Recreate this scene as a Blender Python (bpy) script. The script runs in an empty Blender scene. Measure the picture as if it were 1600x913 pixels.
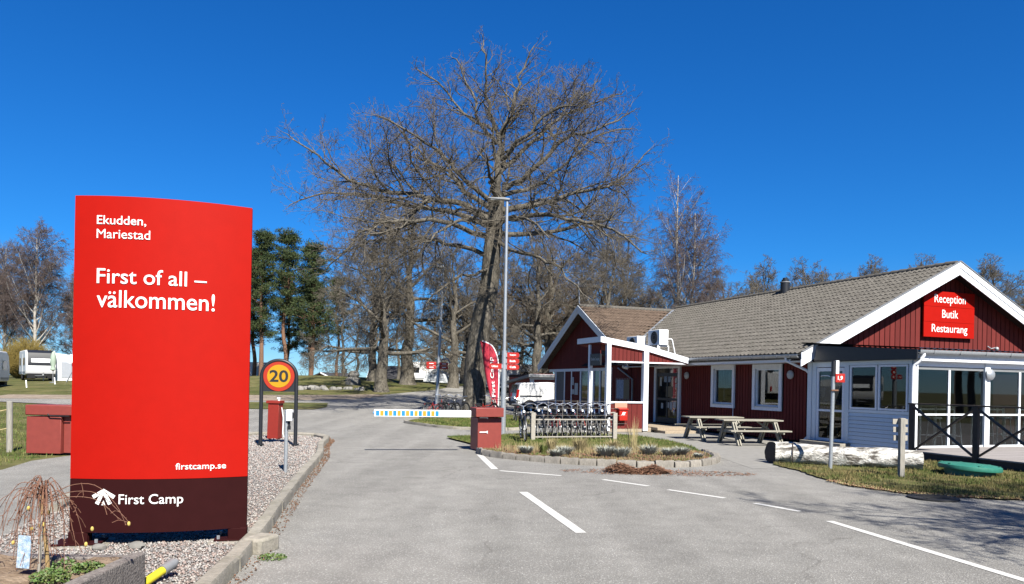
import bpy, bmesh, math, random
import numpy as np
from mathutils import Vector, Matrix
rnd = random.Random(7)
PI = math.pi
sc = bpy.context.scene
C = sc.collection
# ------------------------------------------------------------------ camera
cam_d = bpy.data.cameras.new('camera'); cam = bpy.data.objects.new('camera', cam_d); C.objects.link(cam)
ROLL = math.radians(1.05)
cam.matrix_world = Matrix.Translation((0, 0, 1.65)) @ Matrix.Rotation(PI/2, 4, 'X') @ Matrix.Rotation(ROLL, 4, 'Z')
cam_d.sensor_width = 36; cam_d.lens = 36*1180/1600
cam_d.shift_y = (600-456.5)/1600
cam_d.clip_start = .1; cam_d.clip_end = 2000
sc.camera = cam
# ------------------------------------------------------------------ world + sun
SUN_AZ = math.radians(157.5); SUN_EL = math.radians(45)
w = bpy.data.worlds.new('World'); sc.world = w; w.use_nodes = True
nt = w.node_tree; nt.nodes.clear()
sky = nt.nodes.new('ShaderNodeTexSky'); sky.sky_type = 'NISHITA'; sky.sun_disc = False
sky.sun_elevation = SUN_EL; sky.sun_rotation = SUN_AZ
sky.air_density = 1.0; sky.dust_density = 0.2; sky.ozone_density = 4.0; sky.altitude = 100
hs = nt.nodes.new('ShaderNodeHueSaturation'); hs.inputs['Saturation'].default_value = 1.28; hs.inputs['Value'].default_value = .9
bg = nt.nodes.new('ShaderNodeBackground'); bg.inputs['Strength'].default_value = 0.05
wo = nt.nodes.new('ShaderNodeOutputWorld')
tcw = nt.nodes.new('ShaderNodeTexCoord'); va = nt.nodes.new('ShaderNodeVectorMath'); va.operation = 'ADD'; va.inputs[1].default_value = (0, 0, .035)
vn = nt.nodes.new('ShaderNodeVectorMath'); vn.operation = 'NORMALIZE'
nt.links.new(tcw.outputs['Generated'], va.inputs[0]); nt.links.new(va.outputs[0], vn.inputs[0]); nt.links.new(vn.outputs[0], sky.inputs[0])
tint = nt.nodes.new('ShaderNodeMixRGB'); tint.blend_type = 'MULTIPLY'; tint.inputs[0].default_value = 1;    # deep clear spring-sky blue, paler at the horizon
sx = nt.nodes.new('ShaderNodeSeparateXYZ'); nt.links.new(tcw.outputs['Generated'], sx.inputs[0])
ramp = nt.nodes.new('ShaderNodeValToRGB'); re_ = ramp.color_ramp.elements; re_[0].position = 0; re_[0].color = (.62, .80, 1.0, 1); re_[1].position = .16; re_[1].color = (.27, .78, 1.16, 1)
nt.links.new(sx.outputs[2], ramp.inputs[0]); nt.links.new(ramp.outputs[0], tint.inputs[2])
nt.links.new(sky.outputs[0], hs.inputs['Color']); nt.links.new(hs.outputs[0], tint.inputs[1]); nt.links.new(tint.outputs[0], bg.inputs[0]); nt.links.new(bg.outputs[0], wo.inputs[0])
sd = bpy.data.lights.new('sun', 'SUN'); sd.energy = 5.0; sd.angle = math.radians(.53); sd.color = (1, .95, .85)
sun = bpy.data.objects.new('sun', sd); C.objects.link(sun)
S_DIR = Vector((math.sin(SUN_AZ)*math.cos(SUN_EL), math.cos(SUN_AZ)*math.cos(SUN_EL), math.sin(SUN_EL)))
sun.rotation_euler = S_DIR.to_track_quat('Z', 'Y').to_euler(); sun.location = (0, 0, 40)
sc.view_settings.view_transform = 'Standard'; sc.view_settings.look = 'None'
sc.view_settings.exposure = 1.48; sc.view_settings.gamma = 1
sc.render.resolution_x = 1024; sc.render.resolution_y = 584
# ------------------------------------------------------------------ frames
A = math.atan2(428, 1180)
BM = Matrix.Rotation(A, 4, 'Z')          # reception building frame: x away to the right, y along the long wall
I4 = Matrix.Identity(4)
# ------------------------------------------------------------------ mesh builder
class MB:
    def __init__(s): s.v = []; s.f = []
    def add(s, vs, fs):
        n = len(s.v); s.v.extend([tuple(v) for v in vs]); s.f.extend([tuple(i+n for i in f) for f in fs]); return s
    def box(s, a, b):
        x0, y0, z0 = a; x1, y1, z1 = b
        x0, x1 = min(x0, x1), max(x0, x1); y0, y1 = min(y0, y1), max(y0, y1); z0, z1 = min(z0, z1), max(z0, z1)
        return s.add([(x0,y0,z0),(x1,y0,z0),(x1,y1,z0),(x0,y1,z0),(x0,y0,z1),(x1,y0,z1),(x1,y1,z1),(x0,y1,z1)],
                     [(0,3,2,1),(4,5,6,7),(0,1,5,4),(1,2,6,5),(2,3,7,6),(3,0,4,7)])
    def bar(s, p, q, w_, h_, up=(0, 0, 1)):      # box-section bar from p to q
        p = Vector(p); q = Vector(q); d = (q-p).normalized(); u = Vector(up)
        a = d.cross(u)
        if a.length < 1e-3: a = d.cross(Vector((1, 0, 0)))
        a.normalize(); b = a.cross(d).normalized(); a = a*w_/2; b = b*h_/2
        vs = [p-a-b, p+a-b, p+a+b, p-a+b, q-a-b, q+a-b, q+a+b, q-a+b]
        return s.add(vs, [(0,1,2,3),(7,6,5,4),(0,4,5,1),(1,5,6,2),(2,6,7,3),(3,7,4,0)])
    def cyl(s, p, q, r0, r1=None, n=12, caps=True):
        if r1 is None: r1 = r0
        p = Vector(p); q = Vector(q); d = (q-p).normalized()
        a = d.orthogonal().normalized(); b = d.cross(a)
        vs = []
        for c, r in ((p, r0), (q, r1)):
            for k in range(n):
                t = 2*PI*k/n; vs.append(c+a*math.cos(t)*r+b*math.sin(t)*r)
        fs = [(k, (k+1) % n, n+(k+1) % n, n+k) for k in range(n)]
        if caps: fs += [tuple(range(n-1, -1, -1)), tuple(range(n, 2*n))]
        return s.add(vs, fs)
    def tube(s, pts, r, n=6, closed=False, caps=True):
        pts = [Vector(p) for p in pts]; m = len(pts)
        rs = r if isinstance(r, (list, tuple)) else [r]*m
        vs = []; a = None
        for i, p in enumerate(pts):
            if closed: d = pts[(i+1) % m]-pts[i-1]
            else: d = pts[min(i+1, m-1)]-pts[max(i-1, 0)]
            d.normalize()
            if a is None: a = d.orthogonal().normalized()
            a = (a-d*a.dot(d)); a = a.normalized() if a.length > 1e-4 else d.orthogonal().normalized()
            b = d.cross(a)
            for k in range(n):
                t = 2*PI*k/n; vs.append(p+a*math.cos(t)*rs[i]+b*math.sin(t)*rs[i])
        fs = []
        for i in range(m if closed else m-1):
            j = (i+1) % m
            for k in range(n): fs.append((i*n+k, i*n+(k+1) % n, j*n+(k+1) % n, j*n+k))
        if caps and not closed: fs += [tuple(range(n-1, -1, -1)), tuple(range((m-1)*n, m*n))]
        return s.add(vs, fs)
    def prism(s, poly, f0, f1):                  # poly 2d, f0/f1 map (u,v) to 3d
        n = len(poly); vs = [f0(*p) for p in poly]+[f1(*p) for p in poly]
        return s.add(vs, [tuple(range(n-1, -1, -1)), tuple(range(n, 2*n))]+[(k, (k+1) % n, n+(k+1) % n, n+k) for k in range(n)])
    def lathe(s, prof, c=(0, 0, 0), n=16):
        vs = []; m = len(prof)
        for r, z in prof:
            for k in range(n):
                t = 2*PI*k/n; vs.append((c[0]+r*math.cos(t), c[1]+r*math.sin(t), c[2]+z))
        fs = [(i*n+k, i*n+(k+1) % n, (i+1)*n+(k+1) % n, (i+1)*n+k) for i in range(m-1) for k in range(n)]
        fs += [tuple(range(n-1, -1, -1)), tuple(range((m-1)*n, m*n))]
        return s.add(vs, fs)
    def ball(s, c, r, nu=10, nv=6, jit=0, rg=None):
        if not isinstance(r, (tuple, list)): r = (r, r, r)
        prof = []; vs = []
        for i in range(1, nv):
            t = PI*i/nv
            for k in range(nu):
                a = 2*PI*k/nu; j = 1+(rg.uniform(-jit, jit) if rg else 0)
                vs.append((c[0]+r[0]*math.sin(t)*math.cos(a)*j, c[1]+r[1]*math.sin(t)*math.sin(a)*j, c[2]-r[2]*math.cos(t)*j))
        vs += [(c[0], c[1], c[2]-r[2]), (c[0], c[1], c[2]+r[2])]
        N = (nv-1)*nu; fs = []
        for i in range(nv-2):
            for k in range(nu): fs.append((i*nu+k, i*nu+(k+1) % nu, (i+1)*nu+(k+1) % nu, (i+1)*nu+k))
        for k in range(nu):
            fs.append((N, (k+1) % nu, k)); fs.append((N+1, (nv-2)*nu+k, (nv-2)*nu+(k+1) % nu))
        return s.add(vs, fs)
WINV = {}
def mesh_from(mb, name, M=I4, smooth=True, ang=38):
    me = bpy.data.meshes.new(name)
    me.from_pydata([M @ Vector(v) for v in mb.v], [], mb.f); me.update()
    if smooth:
        me.shade_smooth()
        try: me.set_sharp_from_angle(angle=math.radians(ang))
        except Exception: pass
    return me
def np_mesh(name, V, Fc, nv):                    # V (n,3) array, Fc (m,nv) faces
    me = bpy.data.meshes.new(name); m = len(Fc)
    me.vertices.add(len(V)); me.vertices.foreach_set('co', np.asarray(V, np.float32).ravel())
    me.loops.add(m*nv); me.loops.foreach_set('vertex_index', np.asarray(Fc, np.int32).ravel())
    me.polygons.add(m); me.polygons.foreach_set('loop_start', np.arange(0, m*nv, nv, dtype=np.int32))
    me.update(calc_edges=True); return me
def thing(name, label, cat, loc=(0, 0, 0), rz=0, group=None):
    o = bpy.data.objects.new(name, None); o.empty_display_size = .3; C.objects.link(o)
    o.location = loc; o.rotation_euler = (0, 0, rz)
    o['label'] = label; o['category'] = cat
    if group: o['group'] = group
    WINV[o.name] = (Matrix.Translation(loc) @ Matrix.Rotation(rz, 4, 'Z')).inverted()
    return o
def part(name, mb, mat, parent, M=I4, label=None, bev=0, kind=None, smooth=True, ang=38, local=False):
    W = I4 if local else (WINV.get(parent.name, I4) if parent else I4)
    me = mb if isinstance(mb, bpy.types.Mesh) else mesh_from(mb, name, W @ M, smooth, ang)
    o = bpy.data.objects.new(name, me); C.objects.link(o)
    if len(me.materials) == 0 and mat: me.materials.append(mat)
    if parent: o.parent = parent; WINV[o.name] = WINV.get(parent.name, I4)
    if label: o['label'] = label
    if kind: o['kind'] = kind
    if bev:
        b = o.modifiers.new('bevel', 'BEVEL'); b.width = bev; b.segments = 2; b.limit_method = 'ANGLE'; b.angle_limit = math.radians(40)
    return o
def piece(name, me, mat, parent, M):              # shared-mesh piece placed by matrix M given in scene space
    o = bpy.data.objects.new(name, me); C.objects.link(o)
    if len(me.materials) == 0 and mat: me.materials.append(mat)
    o.parent = parent; o.matrix_local = WINV.get(parent.name, I4) @ M
    return o
def single(name, mb, mat, label, cat, group=None, loc=None, M=I4, **k):   # a thing that is one mesh; loc = base
    if loc is not None: M = Matrix.Translation(-Vector(loc)) @ M
    o = part(name, mb, mat, None, M, **k)
    if loc is not None: o.location = loc
    o['label'] = label; o['category'] = cat
    if group: o['group'] = group
    return o
def structure(name, mb, mat, M=I4, parent=None, **k):
    o = part(name, mb, mat, parent, M, **k)
    if not parent: o['kind'] = 'structure'
    return o
def copy_tree(o, parent=None):
    c = o.copy(); C.objects.link(c)
    if parent: c.parent = parent
    for ch in o.children: copy_tree(ch, c)
    return c
def dup(o, loc, rz, label, group=None, scale=None):
    c = copy_tree(o); c.location = loc; c.rotation_euler = (0, 0, rz)
    c['label'] = label
    if group: c['group'] = group
    if scale: c.scale = scale if isinstance(scale, (tuple, list)) else (scale,)*3
    return c
# ------------------------------------------------------------------ materials
KEEP = ('white_paint', 'letter_white', 'white_trim', 'caravan_white', 'van_white', 'bright_metal', 'galvanised', 'tent_cloth')
def mat(name, col, rough=.6, var=.12, scale=6, bump=0, bscale=60, metal=0, stretch=(1, 1, 1), col2=None, mix=.5, sharp=.15,
        rand=0, spec=.5, detail=4, coat=0, trans=0, ior=1.45, coord='Object', third=None, dist=.01, cracks=False):
    if name not in KEEP:                       # all colours below are written for exposure 0.6 and brought down together to match 1.48
        col = tuple(c*.555 for c in col); col2 = tuple(c*.555 for c in col2) if col2 else None; third = (tuple(c*.555 for c in third[0]), *third[1:]) if third else None
    m = bpy.data.materials.new(name); m.use_nodes = True
    n = m.node_tree.nodes; l = m.node_tree.links; b = n['Principled BSDF']
    b.inputs['Roughness'].default_value = rough; b.inputs['Metallic'].default_value = metal
    b.inputs['Specular IOR Level'].default_value = spec; b.inputs['Coat Weight'].default_value = coat
    b.inputs['Transmission Weight'].default_value = trans; b.inputs['IOR'].default_value = ior
    c = (*col, 1)
    tc = n.new('ShaderNodeTexCoord'); mp = n.new('ShaderNodeMapping'); mp.inputs['Scale'].default_value = stretch
    l.new(tc.outputs[coord], mp.inputs[0])
    no = n.new('ShaderNodeTexNoise'); no.inputs['Scale'].default_value = scale; no.inputs['Detail'].default_value = detail
    no.inputs['Roughness'].default_value = .65
    l.new(mp.outputs[0], no.inputs['Vector'])
    cur = None
    if col2:
        r = n.new('ShaderNodeValToRGB'); e = r.color_ramp.elements
        e[0].position = max(0, mix-sharp); e[1].position = min(1, mix+sharp); e[0].color = c; e[1].color = (*col2, 1)
        l.new(no.outputs['Fac'], r.inputs[0]); cur = r.outputs[0]
        if third:
            n3 = n.new('ShaderNodeTexNoise'); n3.inputs['Scale'].default_value = third[1]; n3.inputs['Detail'].default_value = 3
            l.new(mp.outputs[0], n3.inputs['Vector'])
            r3 = n.new('ShaderNodeValToRGB'); r3.color_ramp.elements[0].position = third[2]; r3.color_ramp.elements[1].position = third[2]+.1
            l.new(n3.outputs['Fac'], r3.inputs[0])
            mx3 = n.new('ShaderNodeMixRGB'); mx3.inputs[2].default_value = (*third[0], 1)
            l.new(r3.outputs[0], mx3.inputs[0]); l.new(cur, mx3.inputs[1]); cur = mx3.outputs[0]
    if cracks and cur:
        vn_ = n.new('ShaderNodeTexNoise'); vn_.inputs['Scale'].default_value = 1.6; vn_.inputs['Detail'].default_value = 6; l.new(mp.outputs[0], vn_.inputs['Vector'])
        va_ = n.new('ShaderNodeMixRGB'); va_.blend_type = 'LINEAR_LIGHT'; va_.inputs[0].default_value = .35; l.new(mp.outputs[0], va_.inputs[1]); l.new(vn_.outputs['Color'], va_.inputs[2])
        vo = n.new('ShaderNodeTexVoronoi'); vo.feature = 'DISTANCE_TO_EDGE'; vo.inputs['Scale'].default_value = .30; l.new(va_.outputs[0], vo.inputs['Vector'])
        cr = n.new('ShaderNodeMapRange'); cr.inputs[1].default_value = .0015; cr.inputs[2].default_value = .007; cr.inputs[3].default_value = .28; cr.inputs[4].default_value = 0; l.new(vo.outputs[0], cr.inputs[0])
        br_ = n.new('ShaderNodeTexNoise'); br_.inputs['Scale'].default_value = .5; l.new(mp.outputs[0], br_.inputs['Vector'])
        bm_ = n.new('ShaderNodeMapRange'); bm_.inputs[1].default_value = .48; bm_.inputs[2].default_value = .56; l.new(br_.outputs['Fac'], bm_.inputs[0])
        mm = n.new('ShaderNodeMath'); mm.operation = 'MULTIPLY'; l.new(cr.outputs[0], mm.inputs[0]); l.new(bm_.outputs[0], mm.inputs[1])
        mc = n.new('ShaderNodeMixRGB'); mc.inputs[2].default_value = (.06, .055, .05, 1); l.new(mm.outputs[0], mc.inputs[0]); l.new(cur, mc.inputs[1]); cur = mc.outputs[0]
        # long tyre-worn bands along the lane and a few oil spots
        bs_ = n.new('ShaderNodeMapping'); bs_.inputs['Scale'].default_value = (1.0, .07, 1); bs_.inputs['Rotation'].default_value = (0, 0, .12); l.new(tc.outputs[coord], bs_.inputs[0])
        bn_ = n.new('ShaderNodeTexNoise'); bn_.inputs['Scale'].default_value = 1.1; bn_.inputs['Detail'].default_value = 3; l.new(bs_.outputs[0], bn_.inputs['Vector'])
        b2 = n.new('ShaderNodeMapRange'); b2.inputs[1].default_value = .42; b2.inputs[2].default_value = .62; b2.inputs[3].default_value = .90; b2.inputs[4].default_value = 1.06; l.new(bn_.outputs['Fac'], b2.inputs[0])
        mb2 = n.new('ShaderNodeMixRGB'); mb2.blend_type = 'MULTIPLY'; mb2.inputs[0].default_value = 1; l.new(cur, mb2.inputs[1]); l.new(b2.outputs[0], mb2.inputs[2]); cur = mb2.outputs[0]
    h = n.new('ShaderNodeHueSaturation'); h.inputs['Color'].default_value = c
    if cur: l.new(cur, h.inputs['Color'])
    n2 = n.new('ShaderNodeTexNoise'); n2.inputs['Scale'].default_value = scale*3.7; n2.inputs['Detail'].default_value = 5
    l.new(mp.outputs[0], n2.inputs['Vector'])
    mr = n.new('ShaderNodeMapRange'); mr.inputs[1].default_value = .3; mr.inputs[2].default_value = .7
    mr.inputs[3].default_value = 1-var; mr.inputs[4].default_value = 1+var
    l.new(n2.outputs['Fac'], mr.inputs[0]); val = mr.outputs[0]
    if rand:
        oi = n.new('ShaderNodeObjectInfo'); r2 = n.new('ShaderNodeMapRange'); r2.inputs[3].default_value = 1-rand; r2.inputs[4].default_value = 1+rand
        l.new(oi.outputs['Random'], r2.inputs[0])
        mu = n.new('ShaderNodeMath'); mu.operation = 'MULTIPLY'; l.new(val, mu.inputs[0]); l.new(r2.outputs[0], mu.inputs[1]); val = mu.outputs[0]
    l.new(val, h.inputs['Value']); l.new(h.outputs[0], b.inputs['Base Color'])
    if bump:
        bn = n.new('ShaderNodeTexNoise'); bn.inputs['Scale'].default_value = bscale; bn.inputs['Detail'].default_value = 4
        l.new(mp.outputs[0], bn.inputs['Vector'])
        bp = n.new('ShaderNodeBump'); bp.inputs['Strength'].default_value = bump; bp.inputs['Distance'].default_value = dist
        l.new(bn.outputs['Fac'], bp.inputs['Height']); l.new(bp.outputs[0], b.inputs['Normal'])
    return m
m_totem = mat('sign_red', (.45, .008, .003), .6, .03, 2, spec=.1)
m_totem_dark = mat('sign_maroon', (.034, .0075, .008), .7, .06, 2, spec=.05)
m_white = mat('white_paint', (.62, .63, .64), .45, .05, 3)
m_white_trim = mat('white_trim', (.55, .57, .61), .5, .07, 5, bump=.1, bscale=30, rand=.03)
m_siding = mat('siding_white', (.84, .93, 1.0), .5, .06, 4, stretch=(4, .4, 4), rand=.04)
m_letter = mat('letter_white', (.60, .60, .59), .5, .02)
m_falu = mat('red_boards', (.160, .025, .022), .8, .16, 4, bump=.25, bscale=40, stretch=(6, 6, .5), rand=.12, spec=.2)
m_falu_dark = mat('dark_recess', (.03, .006, .006), .9, .1)
m_roof = mat('roof_tiles', (.172, .160, .142), .9, .25, 3, bump=.4, bscale=90, spec=.2, col2=(.112, .103, .09), mix=.5, sharp=.2)
m_roof2 = mat('roof_tiles_brown', (.175, .128, .098), .9, .25, 3, bump=.4, bscale=90, spec=.2, col2=(.11, .08, .06), mix=.5, sharp=.2)
m_black = mat('black_paint', (.018, .02, .026), .45, .1, 4)
m_blackm = mat('black_matte', (.02, .02, .022), .8, .15, 5)
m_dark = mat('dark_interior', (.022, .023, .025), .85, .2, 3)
m_grey = mat('grey_metal', (.32, .33, .34), .5, .08, 5, metal=.3)
m_galv = mat('galvanised', (.30, .32, .34), .42, .12, 9, metal=.55)
m_chrome = mat('bright_metal', (.7, .7, .7), .25, .03, metal=.9)
m_boxred = mat('box_red', (.28, .052, .040), .5, .07, 3, bump=.05)
m_boxred2 = mat('box_red_bright', (.34, .04, .03), .5, .07, 3)
m_asphalt = mat('asphalt', (.315, .305, .285), .95, .10, .7, bump=1, bscale=75, col2=(.265, .255, .24), mix=.5, sharp=.2, spec=.15, dist=.015, third=((.54, .53, .50), 62, .56), cracks=True)
m_lane = mat('lane_asphalt', (.30, .29, .27), .92, .12, 1.5, bump=.5, bscale=60, spec=.3)
m_paint = mat('road_paint', (.72, .71, .68), .7, .1, 9, bump=.2, bscale=90, col2=(.42, .41, .39), mix=.68, sharp=.06)
m_grassbase = mat('grass_ground', (.095, .105, .033), .95, .3, .35, bump=.7, bscale=25, col2=(.19, .17, .075), mix=.52, sharp=.12, third=((.055, .08, .022), 1.3, .6), detail=8, dist=.03, spec=.1)
m_blade = mat('grass_blade', (.09, .14, .028), .7, .35, 2, col2=(.28, .24, .10), mix=.55, sharp=.12, spec=.2)
m_blade2 = mat('verge_blade', (.085, .12, .028), .7, .35, 2.2, col2=(.27, .21, .095), mix=.5, sharp=.1, spec=.2)
m_straw = mat('dry_grass', (.42, .34, .17), .8, .25, 3)
m_soil = mat('soil', (.24, .165, .12), .95, .3, 5, bump=1, bscale=35, col2=(.15, .09, .06), mix=.5, sharp=.15, dist=.03, spec=.1)
m_sand = mat('sandy_soil', (.33, .25, .18), .95, .25, 6, bump=1, bscale=40, col2=(.20, .14, .09), mix=.55, dist=.02, spec=.1)
m_dirt = mat('dirt_track', (.36, .30, .24), .95, .2, .8, bump=.5, bscale=30, col2=(.29, .23, .18), mix=.5, spec=.1)
m_gravelbase = mat('gravel_bed', (.30, .27, .25), .95, .3, 20, bump=1, bscale=55, col2=(.18, .16, .15), mix=.5, spec=.2)
m_pebble = [mat('pebble_pink', (.36, .28, .25), .8, .3, 12), mat('pebble_grey', (.29, .28, .275), .8, .3, 12), mat('pebble_pale', (.46, .43, .40), .8, .25, 12)]
m_concrete = mat('concrete', (.36, .33, .28), .9, .2, 5, bump=.5, bscale=50, col2=(.27, .25, .20), mix=.55, rand=.1)
m_granite = mat('granite', (.34, .31, .27), .85, .2, 9, bump=.5, bscale=60, col2=(.24, .22, .19), mix=.5, rand=.15)
m_bark = mat('oak_bark', (.20, .18, .15), .95, .4, 5, bump=1, bscale=16, stretch=(1, 1, .3), col2=(.10, .09, .072), mix=.5, spec=.1, dist=.05)
m_twig = mat('oak_twig', (.165, .145, .118), .9, .2, 2, spec=.1)
m_twig_red = mat('brown_twig', (.165, .13, .10), .9, .2, 2, spec=.1)
m_birch = mat('birch_bark', (.50, .47, .43), .8, .15, 4, col2=(.10, .09, .08), mix=.62, sharp=.05, stretch=(1, 1, 2.5), bump=.3)
m_birchtwig = mat('birch_twig', (.16, .125, .115), .9, .2, 2, spec=.1)
m_pinebark = mat('pine_bark', (.22, .12, .075), .95, .3, 3, bump=.8, bscale=12)
m_needle = mat('pine_needles', (.05, .075, .030), .8, .4, .8, spec=.2, col2=(.085, .11, .04), mix=.5)
m_bushy = mat('willow_bush', (.30, .22, .05), .9, .25, 3)
m_wood = mat('weathered_wood', (.36, .34, .28), .85, .18, 5, bump=.4, bscale=40, stretch=(.4, 5, 5), rand=.1)
m_woodpost = mat('grey_post_wood', (.36, .34, .30), .88, .22, 5, bump=.5, bscale=40, stretch=(5, 5, .4))
m_whitepost = mat('pale_post', (.42, .39, .34), .85, .15, 6, bump=.3, bscale=40)
m_brownwood = mat('brown_wood', (.075, .055, .045), .8, .25, 5, bump=.4, bscale=40, stretch=(2, 2, .6))
m_deck = mat('deck_boards', (.34, .31, .30), .8, .2, 4, bump=.3, bscale=40, stretch=(.5, 6, 6), rand=.12)
m_step = mat('step_wood', (.42, .34, .25), .85, .15, 5, bump=.3)
m_loghbark = mat('log_bark', (.80, .78, .73), .9, .35, 3.5, bump=1, bscale=22, stretch=(.55, 2.2, 2.2), col2=(.09, .075, .06), mix=.53, sharp=.08, detail=9, dist=.04)
m_logend = mat('log_end', (.075, .06, .05), .9, .3, 6, bump=.7)
m_green = mat('green_plastic', (.035, .22, .16), .5, .12, 4)
m_tyre = mat('tyre', (.02, .02, .02), .85, .1)
m_rubber = mat('black_rubber', (.03, .03, .033), .6, .1)
m_vanwhite = mat('van_white', (.50, .51, .52), .3, .03, 2, coat=.4)
m_carwhite = mat('caravan_white', (.50, .50, .50), .4, .04, 2)
m_cargrey = mat('caravan_side', (.42, .45, .50), .4, .05, 2)
m_tail = mat('tail_light', (.45, .01, .01), .2, .02)
m_flag = mat('flag_cloth', (.52, .02, .05), .75, .18, 4, bump=.3, bscale=6, stretch=(3, 3, 1))
m_blue = mat('blue_stripe', (.008, .26, .62), .5, .03)
m_yellow = mat('yellow_stripe', (.58, .34, .02), .5, .03)
m_signyellow = mat('sign_yellow', (.55, .30, .0), .45, .02)
m_signred = mat('sign_ring_red', (.46, .03, .006), .45, .02)
m_mail = mat('mailbox_red', (.50, .016, .006), .45, .05)
m_peach = mat('peach_label', (.72, .32, .22), .6, .1, 12)
m_paper = mat('paper', (.6, .62, .62), .8, .12, 9)
m_bluepaper = mat('poster_blue', (.12, .20, .36), .6, .4, 14, col2=(.55, .6, .65), mix=.55)
m_brownpaper = mat('poster_brown', (.20, .16, .09), .6, .4, 14)
m_redcloth = mat('red_cloth', (.22, .015, .02), .8, .2)
m_redchair = mat('chair_orange_red', (.35, .06, .03), .7, .1)
m_lavender = mat('lavender', (.40, .42, .37), .9, .25, 8)
m_leafgreen = mat('leaf_green', (.075, .15, .022), .6, .4, 20, col2=(.16, .16, .04), mix=.6)
m_catkin = mat('catkin_yellow', (.62, .47, .12), .8, .2)
m_willow = mat('willow_stem', (.22, .10, .06), .75, .25, 8)
m_trunkyel = mat('young_trunk', (.36, .24, .10), .8, .2, 8)
m_tagblue = mat('plant_tag', (.25, .40, .58), .4, .35, 30, col2=(.65, .72, .78), mix=.52)
m_pipe = mat('pipe_yellow', (.72, .62, .03), .5, .08)
m_brush = mat('dry_straw_pile', (.24, .12, .07), .95, .3, 6)
m_parasol = mat('parasol_green', (.40, .50, .40), .8, .12)
m_tent = mat('tent_cloth', (.45, .47, .49), .8, .08)
m_blackroof = mat('far_black_roof', (.045, .045, .05), .8, .1)
m_farred = mat('far_red_wall', (.28, .05, .04), .8, .1)
m_rock = mat('field_stone', (.26, .25, .23), .9, .3, 2, bump=.7, bscale=10, rand=.15)
m_terral = mat('orange_red_bin', (.30, .025, .014), .5, .07)
m_curtain = mat('grey_door', (.16, .15, .15), .7, .15)
def glassmat():
    m = bpy.data.materials.new('window_glass'); m.use_nodes = True
    b = m.node_tree.nodes['Principled BSDF']
    b.inputs['Base Color'].default_value = (.26, .30, .32, 1); b.inputs['Roughness'].default_value = .01
    b.inputs['Transmission Weight'].default_value = 1; b.inputs['IOR'].default_value = 1.5
    return m
m_glass = glassmat()
m_darkglass = mat('dark_glass', (.012, .014, .018), .04, .02, spec=.8)
# ------------------------------------------------------------------ text
def text_mesh(body, w_, h_, off=.004, depth=.004, space=1.0):
    cu = bpy.data.curves.new('lettering', 'FONT'); cu.body = body; cu.size = 1; cu.offset = off; cu.extrude = 0; cu.resolution_u = 4
    cu.space_character = space; cu.space_line = .95
    o = bpy.data.objects.new('lettering', cu); C.objects.link(o)
    dg = bpy.context.evaluated_depsgraph_get(); dg.update()
    me = bpy.data.meshes.new_from_object(o.evaluated_get(dg)); bpy.data.objects.remove(o)
    n = len(me.vertices); a = np.empty(n*3, np.float32); me.vertices.foreach_get('co', a); a = a.reshape(-1, 3)
    mn = a.min(0); mx = a.max(0)
    a[:, 0] = (a[:, 0]-mn[0])/(mx[0]-mn[0])*w_; a[:, 1] = (a[:, 1]-mn[1])/(mx[1]-mn[1])*h_; a[:, 2] = 0
    me.vertices.foreach_set('co', a.ravel()); me.materials.clear()
    bm = bmesh.new(); bm.from_mesh(me)
    r = bmesh.ops.extrude_face_region(bm, geom=bm.faces[:])
    for e in r['geom']:
        if isinstance(e, bmesh.types.BMVert): e.co.z += depth
    bmesh.ops.recalc_face_normals(bm, faces=bm.faces[:])
    for f in bm.faces: f.smooth = False
    bm.to_mesh(me); bm.free(); return me
def text_on(body, P, X, Z, w_, h_, mt, parent, M=I4, **k):   # P lower-left corner, X right dir, Z up dir (scene space)
    X = Vector(X).normalized(); Z = Vector(Z).normalized(); N = X.cross(Z)
    T = Matrix((X, Z, N)).transposed().to_4x4(); T.translation = Vector(P)
    me = text_mesh(body, w_, h_, **k); me.transform(WINV.get(parent.name, I4) @ M @ T)
    return part('lettering', me, mt, parent, local=True)
# ------------------------------------------------------------------ terrain
def S(a, b, x):
    t = min(1, max(0, (x-a)/(b-a))); return t*t*(3-2*t)
def H(x, y):
    s = 28+22*S(-6, 3, x); b = 1.25*S(s, s+50, y)
    m = .9*math.exp(-((x+20)/14)**2-((y-78)/14)**2)
    d = -4*S(95, 140, y)*(1-S(-14, 0, x))*S(-75, -60, x)
    return b+m+d
def terrain():
    xs = [-900, -500, -250, -160, -120]+list(range(-100, 101, 2))+[120, 160, 250, 500, 900]
    ys = [-400, -100, -40]+list(range(-20, 171, 2))+[190, 230, 300, 500, 900, 1400]
    mb = MB(); nx = len(xs)
    mb.v = [(x, y, H(x, y)) for y in ys for x in xs]
    mb.f = [(j*nx+i, j*nx+i+1, (j+1)*nx+i+1, (j+1)*nx+i) for j in range(len(ys)-1) for i in range(nx-1)]
    return structure('ground', mb, m_grassbase, ang=180)
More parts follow.
